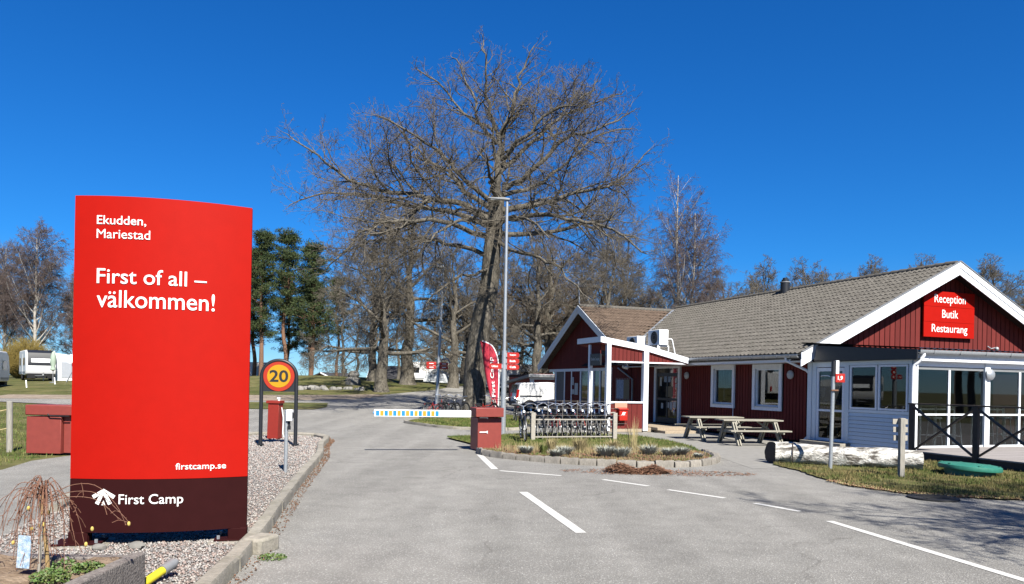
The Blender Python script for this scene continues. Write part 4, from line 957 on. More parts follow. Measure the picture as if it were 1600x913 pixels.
# ------------------------------------------------------------------ veranda
X0 = 16.0; YG = 14.48; XV = 23.5
t = ver = thing('glazed_veranda', 'white glazed restaurant veranda with black roof, in front of the red gable', 'veranda', BM @ Vector((X0, YG, 0)), A)
def V(name, mb, mt, parent=None, **k): return part(name, mb, mt, parent or ver, BM, **k)
m = MB(); m.box((X0+.05, YG+.05, 0), (XV, YE, .2)); V('floor', m, m_brownwood)
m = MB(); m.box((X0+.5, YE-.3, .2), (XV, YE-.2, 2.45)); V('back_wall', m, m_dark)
# side wall, lap siding
m = MB(); m.box((X0+.03, YG+.05, .05), (X0+.08, 16.62, 1.05)); V('side_wall', m, m_black)  # black backing: shade in the gaps between siding boards is put into its colour
sb = MB(); sb.prism([(0, 0), (-.040, .0), (-.036, .006), (-.002, .097), (0, .097)], lambda u, v: (u, 0, v), lambda u, v: (u, 2.02, v)); sb = mesh_from(sb, 'siding_board', smooth=False); sb.materials.append(m_siding)
for i in range(9): piece('siding_board', sb, m_siding, ver, BM @ Matrix.Translation((X0+.03, YG+.09, .08+i*.107)))
m = MB(); m.box((X0-.0, YG+.09, 1.04), (X0+.05, 16.58, 1.12)); V('sill_board', m, m_siding)
for a, b, z0, z1, nm in ((YG, YG+.09, .05, 2.45, 'corner_post'), (16.58, 16.74, .05, 2.45, 'post'), (17.84, 18.0, .05, 2.45, 'post'), (18.03, 18.2, .05, 2.45, 'post')):
    m = MB(); m.box((X0-.015, a, z0), (X0+.09, b, z1)); V(nm, m, m_siding, bev=.004)
m = MB(); m.box((X0-.01, YG+.09, 2.34), (X0+.08, 16.58, 2.47)); m.box((X0-.01, 16.74, 2.30), (X0+.08, 17.84, 2.46)); V('head_beam', m, m_siding)
# side windows
for a, b in ((YG+.14, 15.56), (15.61, 16.55)):
    m = MB(); f = .05
    for q in ((a, a+f, 1.13, 2.33), (b-f, b, 1.13, 2.33), (a+f, b-f, 1.13, 1.13+f), (a+f, b-f, 2.33-f, 2.33)): m.box((X0+.0, q[0], q[2]), (X0+.06, q[1], q[3]))
    f_ = V('window', m, m_white_trim); m = MB(); m.box((X0+.03, a+f, 1.18), (X0+.034, b-f, 2.28)); V('pane', m, m_glass, f_)
# glazed door
m = MB()
for q in ((16.76, 16.83, .17, 2.28), (17.75, 17.83, .17, 2.28), (16.83, 17.75, 2.18, 2.28), (16.83, 17.75, .17, .25), (16.83, 17.75, 1.02, 1.08)): m.box((X0+.0, q[0], q[2]), (X0+.06, q[1], q[3]))
d = V('side_door', m, m_white_trim); m = MB(); m.box((X0+.03, 16.83, .25), (X0+.034, 17.75, 2.18)); V('pane', m, m_glass, d)
m = MB(); m.box((X0+.07, 17.55, 1.45), (X0+.075, 17.73, 1.7)); V('notice', m, m_paper, d)
m = MB(); m.tube([(X0-.0, 17.65, 2.03), (X0-.03, 17.6, 2.05), (X0-.03, 17.35, 2.05), (X0, 17.3, 2.03)], .015, 6); V('door_closer', m, m_white_trim, d)
m = MB(); m.box((X0-.35, 16.5, .0), (X0+.03, 18.1, .16)); V('threshold', m, m_concrete, bev=.008)
# front glazing
m = MB(); m.box((X0+.09, YG-.0, 2.29), (XV, YG+.08, 2.42)); V('front_beam', m, m_white_trim)
m = MB(); m.box((X0+.09, YG+.02, 2.21), (XV, YG+.07, 2.285)); V('track', m, m_grey)
m = MB(); m.box((X0+.09, YG-.0, .2), (XV, YG+.07, .26)); V('bottom_rail', m, m_white_trim)
for x in (X0+.02, 18.59, 21.1, 23.4):
    m = MB(); m.box((x-.09 if x > 17 else x, YG-.035, .05), (x+.09 if x > 17 else x+.14, YG-.002, 2.44)); V('front_post', m, m_white_trim, bev=.005)
    if x > 17: m = MB(); m.box((x-.1, YG-.04, .2), (x-.092, YG+.1, 2.3)); V('post_side', m, m_siding)
for x in (17.27, 19.83, 22.2):
    m = MB(); m.box((x-.035, YG+.0, .26), (x+.035, YG+.05, 2.21)); V('glazing_bar', m, m_white_trim)
m = MB(); m.box((X0+.16, YG+.005, 1.04), (XV, YG+.045, 1.085)); V('glazing_bar', m, m_white_trim)
for a, b in ((X0+.16, 17.235), (17.305, 18.5), (18.68, 19.8), (19.87, 21.0), (21.2, 22.16), (22.24, 23.3)):
    for c, d in ((.26, 1.04), (1.085, 2.21)):
        m = MB(); m.box((a, YG+.022, c), (b, YG+.026, d)); V('pane', m, m_glass)
m = MB(); m.lathe([(.12, 0), (.15, .02), (.15, .05), (.11, .09), (.03, .11)], n=22); part('wall_lamp', m, m_galv, ver, BM @ Matrix.Translation((18.62, YG-.04, 2.12)) @ Matrix.Rotation(PI/2, 4, 'X'))
# roof: black corrugated sheet, side fascia, gutter
mb = MB(); nseg = 150; y0, z0, y1, z1 = YG-.28, 2.73, YE, 3.04
for i in range(nseg+1):
    x = X0-.12+i*(XV+.3-X0)/nseg; c = .018*math.cos(i*PI/2.0)
    mb.v += [(x, y0, z0+c), (x, y1, z1+c)]
mb.f = [(2*i, 2*i+2, 2*i+3, 2*i+1) for i in range(nseg)]
rf = V('roof', mb, m_black)
m = MB(); m.prism([(YG-.26, 2.66), (YE-.4, 2.97), (YE-.4, 2.75), (YG-.26, 2.64)], lambda u, v: (X0+.05, u, v), lambda u, v: (XV+.2, u, v)); V('roof_deck', m, m_blackm, rf)
m = MB(); m.prism([(YG-.25, 2.70), (17.72, 2.92), (17.72, 2.78), (17.8, 2.50), (YG-.25, 2.44)], lambda u, v: (X0-.14, u, v), lambda u, v: (X0-.10, u, v)); V('side_fascia', m, m_black, rf)
m = MB(); m.box((X0-.1, YG-.2, 2.45), (X0+.05, 17.9, 2.49)); V('soffit', m, m_black, rf)
m = MB(); m.box((X0+.0, YG-.14, 2.42), (XV, YG-.11, 2.66)); V('front_fascia', m, m_white_trim, rf); m = MB(); m.box((X0+.02, YG-.11, 2.425), (XV, YG+.08, 2.445)); V('soffit', m, m_white_trim, rf)
m = MB(); m.prism(pr, lambda u, v: (X0-.05, YG-.22+u, 2.64+v), lambda u, v: (XV, YG-.22+u, 2.66+v)); g_ = V('gutter', m, m_galv, rf)
for k in range(8): m = MB(); m.box((16.4+k*.9, YG-.29, 2.59), (16.42+k*.9, YG-.14, 2.69)); V('gutter_bracket', m, m_grey, g_)
m = MB(); m.tube(spline([(X0+.12, YG-.22, 2.6), (X0+.10, YG-.22, 2.52), (X0+.02, YG-.12, 2.36), (X0-.02, YG-.06, 2.28), (X0-.03, YG-.05, 2.0), (X0-.03, YG-.05, .9)], 4), .042, 10); V('downpipe', m, m_white_trim)
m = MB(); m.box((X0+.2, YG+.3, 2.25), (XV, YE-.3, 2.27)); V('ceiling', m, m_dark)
# deck
t = dk = thing('wooden_deck', 'raised timber deck with dark cross-braced railing in front of the veranda', 'deck', BM @ Vector((15.25, 13.8, 0)), A)
XD = 15.25; YD0 = 9.0; YD1 = 14.44
m = MB(); m.box((XD, YD0, .02), (XD+.045, YD1-.62, .20)); part('fascia', m, m_brownwood, dk, BM)
m = MB(); m.box((XD, YD1-.66, .02), (X0+.9, YD1-.62, .20)); part('fascia', m, m_brownwood, dk, BM)
db = MB(); db.box((0, 0, 0), (8.2, .112, .028)); db = mesh_from(db, 'deck_board', smooth=False); db.materials.append(m_deck)
ny = int((YD1-YD0)/.12)
for i in range(ny):
    y = YD0+i*.12; piece('deck_board', db, m_deck, dk, BM @ Matrix.Translation((XD-.02 if y < 13.8 else X0+.0, y, .195)))
m = MB(); m.box((XD+.3, YD0, -.02), (XD+.34, YD1-.1, .02)); part('joist', m, m_blackm, dk, BM)
rl = [13.78, 12.1, 10.42, 9.0]
for y in rl: m = MB(); m.box((XD-.05, y-.06, .0), (XD+.03, y+.06, 1.33)); part('railing_post', m, m_brownwood, dk, BM, bev=.005)
m = MB(); m.box((XD-.06, 8.9, 1.33), (XD+.06, 13.86, 1.365)); part('top_rail', m, m_brownwood, dk, BM, bev=.004)
for i in range(3):
    a, b = rl[i]-.06, rl[i+1]+.06
    m = MB(); m.bar((XD-.03, a, 1.28), (XD-.03, b, .25), .03, .07, up=(1, 0, 0)); part('brace', m, m_brownwood, dk, BM)
    m = MB(); m.bar((XD+.005, a, .25), (XD+.005, b, 1.28), .03, .07, up=(1, 0, 0)); part('brace', m, m_brownwood, dk, BM)
# furniture inside
def bar_table(x, y, label):
    L = BM @ Vector((x, y, .2)); t = thing('bar_table', label, 'table', L, A, 'high tables inside the veranda'); M = BM @ Matrix.Translation((x, y, .2))
    m = MB(); m.box((-.7, -.35, 1.05), (.7, .35, 1.09)); part('table_top', m, m_wood, t, M)
    for sx in (-.6, .6):
        for sy in (-.28, .28): m = MB(); m.box((sx-.02, sy-.02, 0), (sx+.02, sy+.02, 1.05)); part('leg', m, m_white, t, M)
    m = MB(); m.bar((-.6, -.28, .3), (.6, -.28, .3), .03, .03); m.bar((-.6, -.28, .98), (.6, -.28, .98), .03, .04); part('stretcher', m, m_white, t, M)
def stool(x, y, label, first=[]):
    L = BM @ Vector((x, y, .2))
    if first: return dup(first[0], L, A+rnd.uniform(-.1, .1), label)
    t = thing('bar_stool', label, 'stool', L, A, 'bar stools inside the veranda'); first.append(t); M = BM @ Matrix.Translation((x, y, .2))
    m = MB(); m.cyl((0, 0, .74), (0, 0, .78), .18, n=16); part('seat', m, m_white, t, M)
    for k in range(4): a = PI/4+k*PI/2; m = MB(); m.cyl((.13*math.cos(a), .13*math.sin(a), .74), (.2*math.cos(a), .2*math.sin(a), 0), .014, n=6); part('leg', m, m_white, t, M)
    m = MB(); m.tube([(.17*math.cos(k*PI/8), .17*math.sin(k*PI/8), .28) for k in range(16)], .01, 4, closed=True); part('foot_ring', m, m_white, t, M)
TX = [(17.6, 15.4), (19.6, 15.5), (21.3, 15.5)]
for (x, y), lb in zip(TX, ('leftmost high bar table behind the veranda glass', 'high bar table behind the second veranda window', 'high bar table at the right end behind the veranda glass')): bar_table(x, y, lb)
k = 0
for x, y in TX:
    for dx in (-.35, .35):
        stool(x+dx, y-.5, ['first bar stool from the left, front side of the leftmost high table', 'second bar stool from the left behind the veranda glass', 'third bar stool from the left, beside the wide white post', 'fourth bar stool from the left behind the veranda glass', 'fifth bar stool, near the right edge of the photo', 'rightmost bar stool behind the veranda glass'][k]); k += 1
t = thing('lounge_chair', 'orange red upholstered chair seen through the glazed side door', 'chair', BM @ Vector((16.9, 17.9, .2)), A+.3)
CM2 = BM @ Matrix.Translation((16.7, 17.6, .2)) @ Matrix.Rotation(.3, 4, 'Z')
m = MB(); m.box((-.28, -.28, .38), (.28, .28, .5)); part('seat', m, m_redchair, t, CM2, bev=.03)
m = MB(); m.box((-.28, .2, .5), (.28, .3, 1.1)); part('backrest', m, m_redchair, t, CM2, bev=.03)
for sx in (-.25, .25):
    for sy in (-.25, .25): m = MB(); m.cyl((sx, sy, 0), (sx, sy, .38), .015, n=6); part('leg', m, m_galv, t, CM2)
# ------------------------------------------------------------------ picnic tables
def picnic(loc, rz, label, L=1.85):
    t = thing('picnic_table', label, 'picnic table', loc, rz, 'picnic tables by the reception wall')
    M = Matrix.Translation(loc) @ Matrix.Rotation(rz, 4, 'Z'); rg = random.Random(3)
    pm = MB(); pm.box((-L/2, -.06, 0), (L/2, .06, .035)); pm = mesh_from(pm, 'plank', smooth=False); pm.materials.append(m_wood)
    for k in range(5): piece('table_plank', pm, m_wood, t, M @ Matrix.Translation((rg.uniform(-.015, .015), -.26+k*.13, .70)))
    for s in (-1, 1):
        for k in (0, 1): piece('seat_plank', pm, m_wood, t, M @ Matrix.Translation((rg.uniform(-.015, .015), s*(.62+k*.13), .42)))
    for x in (-L/2+.28, L/2-.28):
        for s in (-1, 1):
            for dx in (0, .075):
                m = MB(); m.bar((x+dx, s*.22, .70), (x+dx, s*.66, 0), .10, .036, up=(1, 0, 0)); part('leg', m, m_wood, t, M)
        m = MB(); m.bar((x+.037, -.78, .395), (x+.037, .78, .395), .038, .09); part('crossbeam', m, m_wood, t, M)
        m = MB(); m.bar((x+.037, -.30, .665), (x+.037, .30, .665), .038, .07); part('crossbeam', m, m_wood, t, M)
        m = MB(); sx = 1 if x < 0 else -1; m.bar((x+.05, 0, .41), (x+.05+sx*.45, 0, .69), .035, .07, up=(0, 1, 0)); part('brace', m, m_wood, t, M)
picnic((6.95, 22.1, 0), .17, 'nearer weathered picnic table, the one just left of the birch log')
picnic((6.35, 23.85, 0), .22, 'farther weathered picnic table beside the porch steps')
# ------------------------------------------------------------------ birch log
def log():
    a = Vector((5.75, 16.62, .24)); b = Vector((8.5, 15.65, .21)); rg = random.Random(5)
    t = thing('birch_log', 'thick white barked birch log lying on the verge before the blue shaded wall', 'log', (7.1, 16.1, 0))
    d = (b-a); L = d.length; n = 40; pts = []; rs = []
    dn = d.normalized(); u = dn.orthogonal().normalized(); v = dn.cross(u); vs = []; ns = 28
    for i in range(n+1):
        s = i/n; c = a+d*s+Vector((0, .06*math.sin(s*4), .015*math.sin(s*9)))
        for k in range(ns):
            th = 2*PI*k/ns
            r = .235-.035*s+.012*math.sin(3*th+s*8)+.008*math.sin(7*th+s*21)+rg.uniform(-.004, .004)
            r += .05*math.exp(-((s-.52)/.035)**2)*max(0, math.cos(th-2.0))**3
            q_ = u*math.cos(th)*r+v*math.sin(th)*r; vs.append(c+q_+(dn*(-q_.y*.75) if i == 0 else dn*0))
    fs = [(i*ns+k, i*ns+(k+1) % ns, (i+1)*ns+(k+1) % ns, (i+1)*ns+k) for i in range(n) for k in range(ns)]
    m = MB(); m.add(vs, fs); part('bark', m, m_loghbark, t, ang=60)
    m = MB(); ring = [Vector(v_) for v_ in vs[:ns]]; c = a-dn*.01
    m.add([c]+[(p-a)*.97+a-dn*.004 for p in ring], [(0, 1+(k+1) % ns, 1+k) for k in range(ns)]); part('cut_end', m, m_logend, t, smooth=False)
    m = MB(); ring = [Vector(v_) for v_ in vs[-ns:]]; m.add([b+dn*.02]+ring, [(0, 1+k, 1+(k+1) % ns) for k in range(ns)]); part('cut_end', m, m_logend, t, smooth=False)
    m = MB(); c = a+dn*.42
    m.tube([c+u*math.cos(q)*.238+v*math.sin(q)*.238 for q in [k*PI/12 for k in range(24)]], .012, 5, closed=True); part('dark_band', m, m_logend, t)
log()
# ------------------------------------------------------------------ poles
L = (6.55, 15.47, 0); T = Matrix.Translation(L)
t = thing('marker_pole', 'thin steel pole with small red 1,9 plate and black top by the log', 'pole', L)
m = MB(); m.cyl((0, 0, -.03), (.03, 0, 1.93), .038, n=14); part('pole', m, m_galv, t, T)
m = MB(); m.cyl((.03, 0, 1.93), (.035, 0, 2.24), .047, n=14); part('black_sleeve', m, m_black, t, T)
m = MB(); m.box((.075, -.01, 1.98), (.14, .03, 2.25)); part('pale_plate', m, m_white, t, T)
m = MB(); m.box((.05, -.06, 1.80), (.245, -.045, 1.98)); pl = part('number_plate', m, m_mail, t, T, bev=.006)
text_on('1,9', (.095, -.061, 1.84), (1, 0, 0), (0, 0, 1), .10, .095, m_letter, pl, T, off=.03, depth=.002)
m = MB(); m.cyl((.025, 0, 1.62), (.026, 0, 1.65), .05, n=12); m.box((-.03, -.07, 1.625), (.11, -.04, 1.655)); part('clamp', m, m_brush, t, T)
L = (7.36, 14.23, 0); T = Matrix.Translation(L)
t = thing('finger_post', 'short grey wooden post with three small square boards near the log', 'post', L)
m = MB(); m.box((-.045, -.05, -.05), (.045, .05, 1.14)); part('post', m, m_woodpost, t, T, bev=.006)
for k, z in enumerate((1.07, .92, .76)):
    m = MB(); m.box((-.145+.01*k, .052, z-.05), (.14, .075, z+.05)); part('board', m, m_whitepost, t, T, bev=.003)
# street lamp
L = (-.26, 24.0, 0); T = Matrix.Translation(L)
t = thing('street_lamp', 'tall slim galvanised street lamp standing beside the flower bed island', 'street lamp', L)
m = MB(); m.cyl((0, 0, 0), (0, 0, 2.7), .085, .08, n=16); m.cyl((0, 0, 2.7), (0, 0, 7.5), .052, .045, n=14); part('pole', m, m_galv, t, T)
m = MB(); m.cyl((0, 0, 0), (0, 0, .03), .17, n=16); part('base_plate', m, m_galv, t, T)
for k in range(4): a = PI/4+k*PI/2; m = MB(); m.cyl((.13*math.cos(a), .13*math.sin(a), .03), (.13*math.cos(a), .13*math.sin(a), .07), .018, n=6); part('anchor_bolt', m, m_galv, t, T)
m = MB(); m.prism([(-.62, .02), (.08, -.03), (.09, .02), (-.1, .055), (-.6, .05)], lambda u, v: (u, -.09, 7.5+v), lambda u, v: (u, .09, 7.5+v)); hd = part('lamp_head', m, m_grey, t, T, bev=.01)
m = MB(); m.box((-.52, -.07, 7.485), (-.2, .07, 7.512)); part('lamp_glass', m, m_paper, hd, T)
def arrow_sign(x0, x1, z, txt, lb, group, y=23.93, left=False):
    w_ = abs(x1-x0); m = MB(); h = .085; tip = .07
    poly = [(0, -h), (w_-tip, -h), (w_-.02, -h*.75), (w_, 0), (w_-.02, h*.75), (w_-tip, h), (0, h)]
    sx = -1 if left else 1; org = x1 if left else x0
    o = thing('direction_sign', lb, 'direction sign', (org, y, z), 0, group)
    m.prism([(org+sx*u, z+v) for u, v in poly], lambda u, v: (u, y-.012, v), lambda u, v: (u, y+.012, v)); pnl = part('sign_plate', m, m_mail, o)
    text_on(txt, (min(x0, x1)+w_*.22, y-.0135, z-.03), (1, 0, 0), (0, 0, 1), w_*.5, .065, m_letter, o, off=.03, depth=.002)
    m = MB(); m.box((org-sx*.06, y-.005, z-.06), (org+sx*.01, y+.06, z+.06)); part('bracket', m, m_galv, o)
G = 'red arrow signs on the street lamp'
arrow_sign(-.17, .22, 2.56, 'Reception', 'red arrow sign pointing right, topmost of three on the street lamp', G)
arrow_sign(-.17, .22, 2.37, 'Butik', 'red arrow sign pointing right, middle of three on the street lamp', G)
arrow_sign(-.17, .22, 2.18, 'Café', 'red arrow sign pointing right, lowest of three on the street lamp', G)
arrow_sign(-.74, -.34, 2.20, 'Utfart', 'red arrow sign pointing left over the red banner, on the street lamp', G, left=True)
# far dark pole
hb = H(-4.25, 42.7); L = (-4.25, 42.7, hb); T = Matrix.Translation(L)
t = thing('street_lamp', 'thin dark leaning lamp pole at the roadside beyond the barrier boom', 'street lamp', L)
m = MB(); m.cyl((0, 0, -.05), (.22, 0, 6.6), .10, .06, n=12); m.cyl((.22, 0, 6.6), (.27, 0, 8.0), .045, n=8); part('pole', m, m_galv, t, T)
m = MB(); m.box((-.3, -.1, 7.95), (.3, .1, 8.05)); part('lamp_head', m, m_galv, t, T, bev=.02)
m = MB(); m.tube([(.06, -.1, 2.5), (.3, -.1, 2.75), (.6, -.1, 2.8), (.75, -.1, 2.55)], .04, 6); part('bracket', m, m_grey, t, T)
def far_sign(x0, x1, z0, z1, lb):
    o = thing('direction_sign', lb, 'direction sign', (x0, 42.6, hb+z0), 0, 'red signs on the far lamp pole')
    m = MB()
    n = 2; hh = (z1-z0)/n
    for k in range(n): m = MB(); m.box((x0, 42.58, hb+z0+k*hh+.01), (x1, 42.62, hb+z0+(k+1)*hh-.01)); part('sign_plate', m, m_mail, o, bev=.02)
    for k in range(n): m = MB(); m.box((x0+(x1-x0)*.3, 42.572, hb+z0+(k+.42)*hh), (x0+(x1-x0)*.75, 42.579, hb+z0+(k+.62)*hh)); part('text_line', m, m_letter, o)
far_sign(-4.85, -4.3, 2.2, 2.62, 'pair of red plates pointing left on the far dark pole'); far_sign(-4.1, -3.62, 2.2, 2.6, 'pair of red plates on the right side of the far dark pole')
# beach flag
L = (-.78, 35.3, 0); T = Matrix.Translation(L)
t = thing('beach_flag', 'tall red feather flag with white vertical lettering beside the oak trunk', 'flag', L)
ed = spline([(.12, 0, .35), (.14, 0, 1.5), (.12, 0, 2.4), (.02, 0, 3.0), (-.24, 0, 3.44), (-.66, 0, 3.62)], 6)
lf = spline([(.02, 0, .35), (-.12, 0, 1.0), (-.35, 0, 1.9), (-.5, 0, 2.7), (-.56, 0, 3.2), (-.66, 0, 3.6)], 6)
vs = []; nn = len(ed); 
for i in range(nn):
    for k in range(7):
        q = ed[i].lerp(lf[i]+Vector((-.09, 0, 0)), k/6); vs.append((q.x, .03*math.sin(k*1.4+i*.35)*(1 if 0 < k else 0), q.z))
fs = [(i*7+k, i*7+k+1, (i+1)*7+k+1, (i+1)*7+k) for i in range(nn-1) for k in range(6)]
m = MB(); m.add(vs, fs); o = part('banner', m, m_flag, t, T); sm = o.modifiers.new('thickness', 'SOLIDIFY'); sm.thickness = .006
m = MB(); m.tube([p+Vector((.02, 0, 0)) for p in ed], .028, 8); part('white_sleeve', m, m_white, t, T)
m = MB(); m.cyl((.14, 0, -.02), (.14, 0, .5), .018, n=8); m.cyl((.14, 0, 0), (.14, 0, .06), .2, n=12); part('stand', m, m_black, t, T)
text_on('First Camp', (.10-.02, -.05, 1.05), (-.10, 0, 1), (-1, 0, -.10), 1.85, .22, m_letter, t, T, off=.01, depth=.003)
m = MB(); m.bar((.06, -.05, .5), (-.1, -.05, .92), .02, .09, up=(0, 1, 0)); m.bar((.05, -.05, .75), (-.02, -.05, .95), .02, .06, up=(0, 1, 0)); part('emblem', m, m_letter, t, T)
# ------------------------------------------------------------------ bicycles
def bike(loc, rz, label, group, fm, basket=False):
    t = thing('bicycle', label, 'bicycle', loc, rz, group); M = Matrix.Translation(loc) @ Matrix.Rotation(rz, 4, 'Z'); R = .33
    for x in (-.54, .54):
        m = MB(); m.tube([(x+R*math.cos(k*PI/12), 0, R+.02+R*math.sin(k*PI/12)) for k in range(24)], .021, 6, closed=True); wh = part('wheel', m, m_tyre, t, M)
        m = MB(); m.tube([(x+(R-.03)*math.cos(k*PI/10), 0, R+.02+(R-.03)*math.sin(k*PI/10)) for k in range(20)], .012, 4, closed=True); part('rim', m, m_grey, wh, M)
        m = MB(); m.cyl((x, -.05, R+.02), (x, .05, R+.02), .025, n=8)
        for k in range(14): a = k*PI/7; m.bar((x, (-1)**k*.03, R+.02), (x+(R-.04)*math.cos(a), 0, R+.02+(R-.04)*math.sin(a)), .003, .003)
        part('spokes', m, m_grey, wh, M)
        m = MB(); m.tube([(x+(R+.04)*math.cos(a), 0, R+.02+(R+.04)*math.sin(a)) for a in [(.1+k*.3 if x > 0 else .3+k*.3) for k in range(9)]], [.03]*9, 5); part('mudguard', m, m_black, t, M)
    bb = Vector((-.08, 0, .3)); st = Vector((-.24, 0, .72)); hd = Vector((.32, 0, .78)); hb_ = Vector((.37, 0, .62)); rw = Vector((-.54, 0, .35)); fw = Vector((.54, 0, .35))
    m = MB(); m.cyl(bb, st, .018, n=8); m.cyl(bb, hb_, .02, n=8); m.cyl(st-Vector((-.04, 0, .14)), hb_+Vector((-.02, 0, .04)), .018, n=8); m.cyl(hb_, hd+Vector((0, 0, .06)), .022, n=8)
    for s in (-.05, .05): m.cyl(rw+Vector((0, s, 0)), bb+Vector((0, s*.5, 0)), .011, n=6); m.cyl(rw+Vector((0, s, 0)), st+Vector((0, s*.4, -.06)), .010, n=6)
    part('frame', m, fm, t, M)
    m = MB()
    for s in (-.05, .05): m.tube([hb_+Vector((.0, s*.8, -.02)), hb_+Vector((.05, s, -.08)), fw+Vector((0, s, 0))], .013, 6)
    part('fork', m, fm, t, M)
    m = MB(); m.cyl(hd, hd+Vector((-.02, 0, .2)), .014, n=8); c = hd+Vector((-.02, 0, .22))
    m.tube(spline([c+Vector((-.22, -.30, .02)), c+Vector((-.08, -.29, .05)), c+Vector((.03, -.14, .04)), c+Vector((.0, 0, -.02)), c+Vector((.03, .14, .04)), c+Vector((-.08, .29, .05)), c+Vector((-.22, .30, .02))], 3), .013, 6); part('handlebar', m, m_chrome, t, M)
    for s in (-1, 1): m = MB(); m.cyl(c+Vector((-.12, s*.295, .045)), c+Vector((-.25, s*.302, .018)), .019, n=8); part('grip', m, m_rubber, t, M)
    m = MB(); m.cyl(st, st+Vector((-.05, 0, .16)), .014, n=8); part('seat_post', m, m_chrome, t, M)
    m = MB(); m.prism([(-.17, -.09), (-.1, -.1), (.14, -.02), (.15, 0), (.14, .02), (-.1, .1), (-.17, .09)], lambda u, v: (st.x-.05+u, v, st.z+.16), lambda u, v: (st.x-.05+u, v*.9, st.z+.21)); part('saddle', m, m_rubber, t, M, bev=.012)
    m = MB(); m.cyl(bb+Vector((0, -.04, 0)), bb+Vector((0, -.055, 0)), .09, n=16); m.bar(bb+Vector((0, -.07, 0)), bb+Vector((.1, -.07, -.14)), .02, .02); m.bar(bb+Vector((0, .07, 0)), bb+Vector((-.1, .07, .14)), .02, .02); part('crank', m, m_galv, t, M)
    for s in (1, -1): m = MB(); m.box((bb.x+s*.1-.04, -.13 if s > 0 else .07, bb.z-s*.14-.01), (bb.x+s*.1+.04, -.07 if s > 0 else .13, bb.z-s*.14+.01)); part('pedal', m, m_rubber, t, M)
    m = MB()
    for yy in (-.06, 0, .06): m.bar((-.3, yy, .70), (-.75, yy, .70), .01, .01)
    m.bar((-.3, -.06, .70), (-.3, .06, .70), .01, .01); m.bar((-.75, -.06, .70), (-.75, .06, .70), .01, .01)
    for s in (-.06, .06): m.bar((-.6, s, .70), (-.54, s, .36), .01, .01)
    part('rear_rack', m, m_black, t, M)
    m = MB(); m.cyl((.40, 0, .84), (.45, 0, .84), .035, n=10); part('headlight', m, m_white, t, M)
    m = MB(); m.box((-.77, -.03, .62), (-.75, .03, .67)); part('rear_reflector', m, m_tail, t, M)
    if basket:
        m = MB()
        for z in (.74, .86, .98):
            q = .14+.04*(z-.74)/.24; m.tube([(.52-q, -q, z), (.52+q, -q, z), (.52+q, q, z), (.52-q, q, z)], .006, 4, closed=True)
        for k in range(-3, 4):
            for (x, y) in ((.52+.05*k, -.16), (.52+.05*k, .16), (.36, .05*k), (.68, .05*k)): m.bar((x, y, .74), (x, y*1.1, .98), .004, .004)
        part('basket', m, m_black, t, M)
    return t
m_bikered = mat('bike_red', (.38, .03, .02), .4, .05)
f0 = Vector((.72, 22.55, .05)); fd = Vector((.93, .37, 0)).normalized()
heads = [1.9, 1.85, 1.92, 1.88, 1.95, 1.84, 1.9, 1.87, 1.93]
words = ['first bicycle from the left in the row behind the bicycle fence', 'second bicycle from the left behind the fence', 'third bicycle from the left behind the fence, red frame', 'fourth bicycle from the left behind the fence', 'middle bicycle of the row behind the fence', 'sixth bicycle from the left, red frame, behind the fence', 'third bicycle from the right behind the fence', 'second bicycle from the right behind the fence', 'last bicycle at the right end of the row, nearest the mailbox']
G = 'rental bicycles behind the fence'
b1 = bike(f0+fd*.0, -heads[0]+.25, words[0], G, m_black); b2 = bike(f0+fd*.58, -heads[1]+.3, words[2], G, m_bikered, True)
for i in range(9):
    p = f0+fd*(.29*i)+Vector((rnd.uniform(-.03, .03), rnd.uniform(-.05, .05), 0)); rz = -1.30+rnd.uniform(-.07, .07)
    src = b2 if i in (2, 5) else b1
    if i == 0: b1.location = p; b1.rotation_euler = (.04, 0, rz); continue
    if i == 2: b2.location = p; b2.rotation_euler = (-.03, 0, rz); continue
    c = dup(src, p, rz, words[i], G); c.rotation_euler = (rnd.uniform(-.06, .06), 0, rz)
c = dup(b1, (.35, 21.4, .05), -1.45, 'black bicycle standing apart at the left end of the bicycle fence'); c.rotation_euler = (.05, 0, -1.48)
G = 'rental bicycles at the oak trunk'
for i, (x, y, rz, lb) in enumerate(((-3.5, 34.6, .9, 'leftmost bicycle with a red frame, leaning near the oak trunk behind the boom'), (-2.95, 34.7, .95, 'second bicycle from the left near the oak trunk'), (-2.5, 34.8, 1.0, 'bicycle just left of the oak trunk'), (-1.2, 34.4, .9, 'bicycle between the oak trunk and red flag'), (-.35, 33.3, 1.6, 'bicycle right of the red flag behind the street lamp'), (.15, 33.0, 1.65, 'rightmost bicycle near the street lamp, towards the van'))):
    c = dup(b2 if i in (0, 3) else b1, (x, y, H(x, y)+.02), rz, lb, G); c.rotation_euler = (.1, 0, rz)
# wire fence in front of the rack
F0 = Vector((.62, 21.65, .04)); F1 = Vector((3.08, 22.5, .04)); d = (F1-F0); dn = d.normalized(); L = d.length
t = thing('wire_fence', 'low pale post and wire fence with white rails in front of the row of bicycles', 'fence', F0, math.atan2(d.y, d.x))
for q in (F0, F1):
    m = MB(); m.box((-.065, -.05, 0), (.065, .05, .80)); T = Matrix.Translation(q) @ Matrix.Rotation(math.atan2(d.y, d.x), 4, 'Z'); part('post', m, m_whitepost, t, T, bev=.008)
    m = MB(); m.box((-.09, -.06, .80), (.09, .06, .825)); part('post_cap', m, m_whitepost, t, T @ Matrix.Rotation(-.12, 4, 'Y'), bev=.004)
m_thinwire = mat('thin_wire', (.30, .27, .24), .6, .1)
for z in (.10, .60): m = MB(); m.bar(F0+dn*.08+Vector((0, 0, z)), F1-dn*.08+Vector((0, 0, z)), .025, .034); part('rail', m, m_whitepost, t)
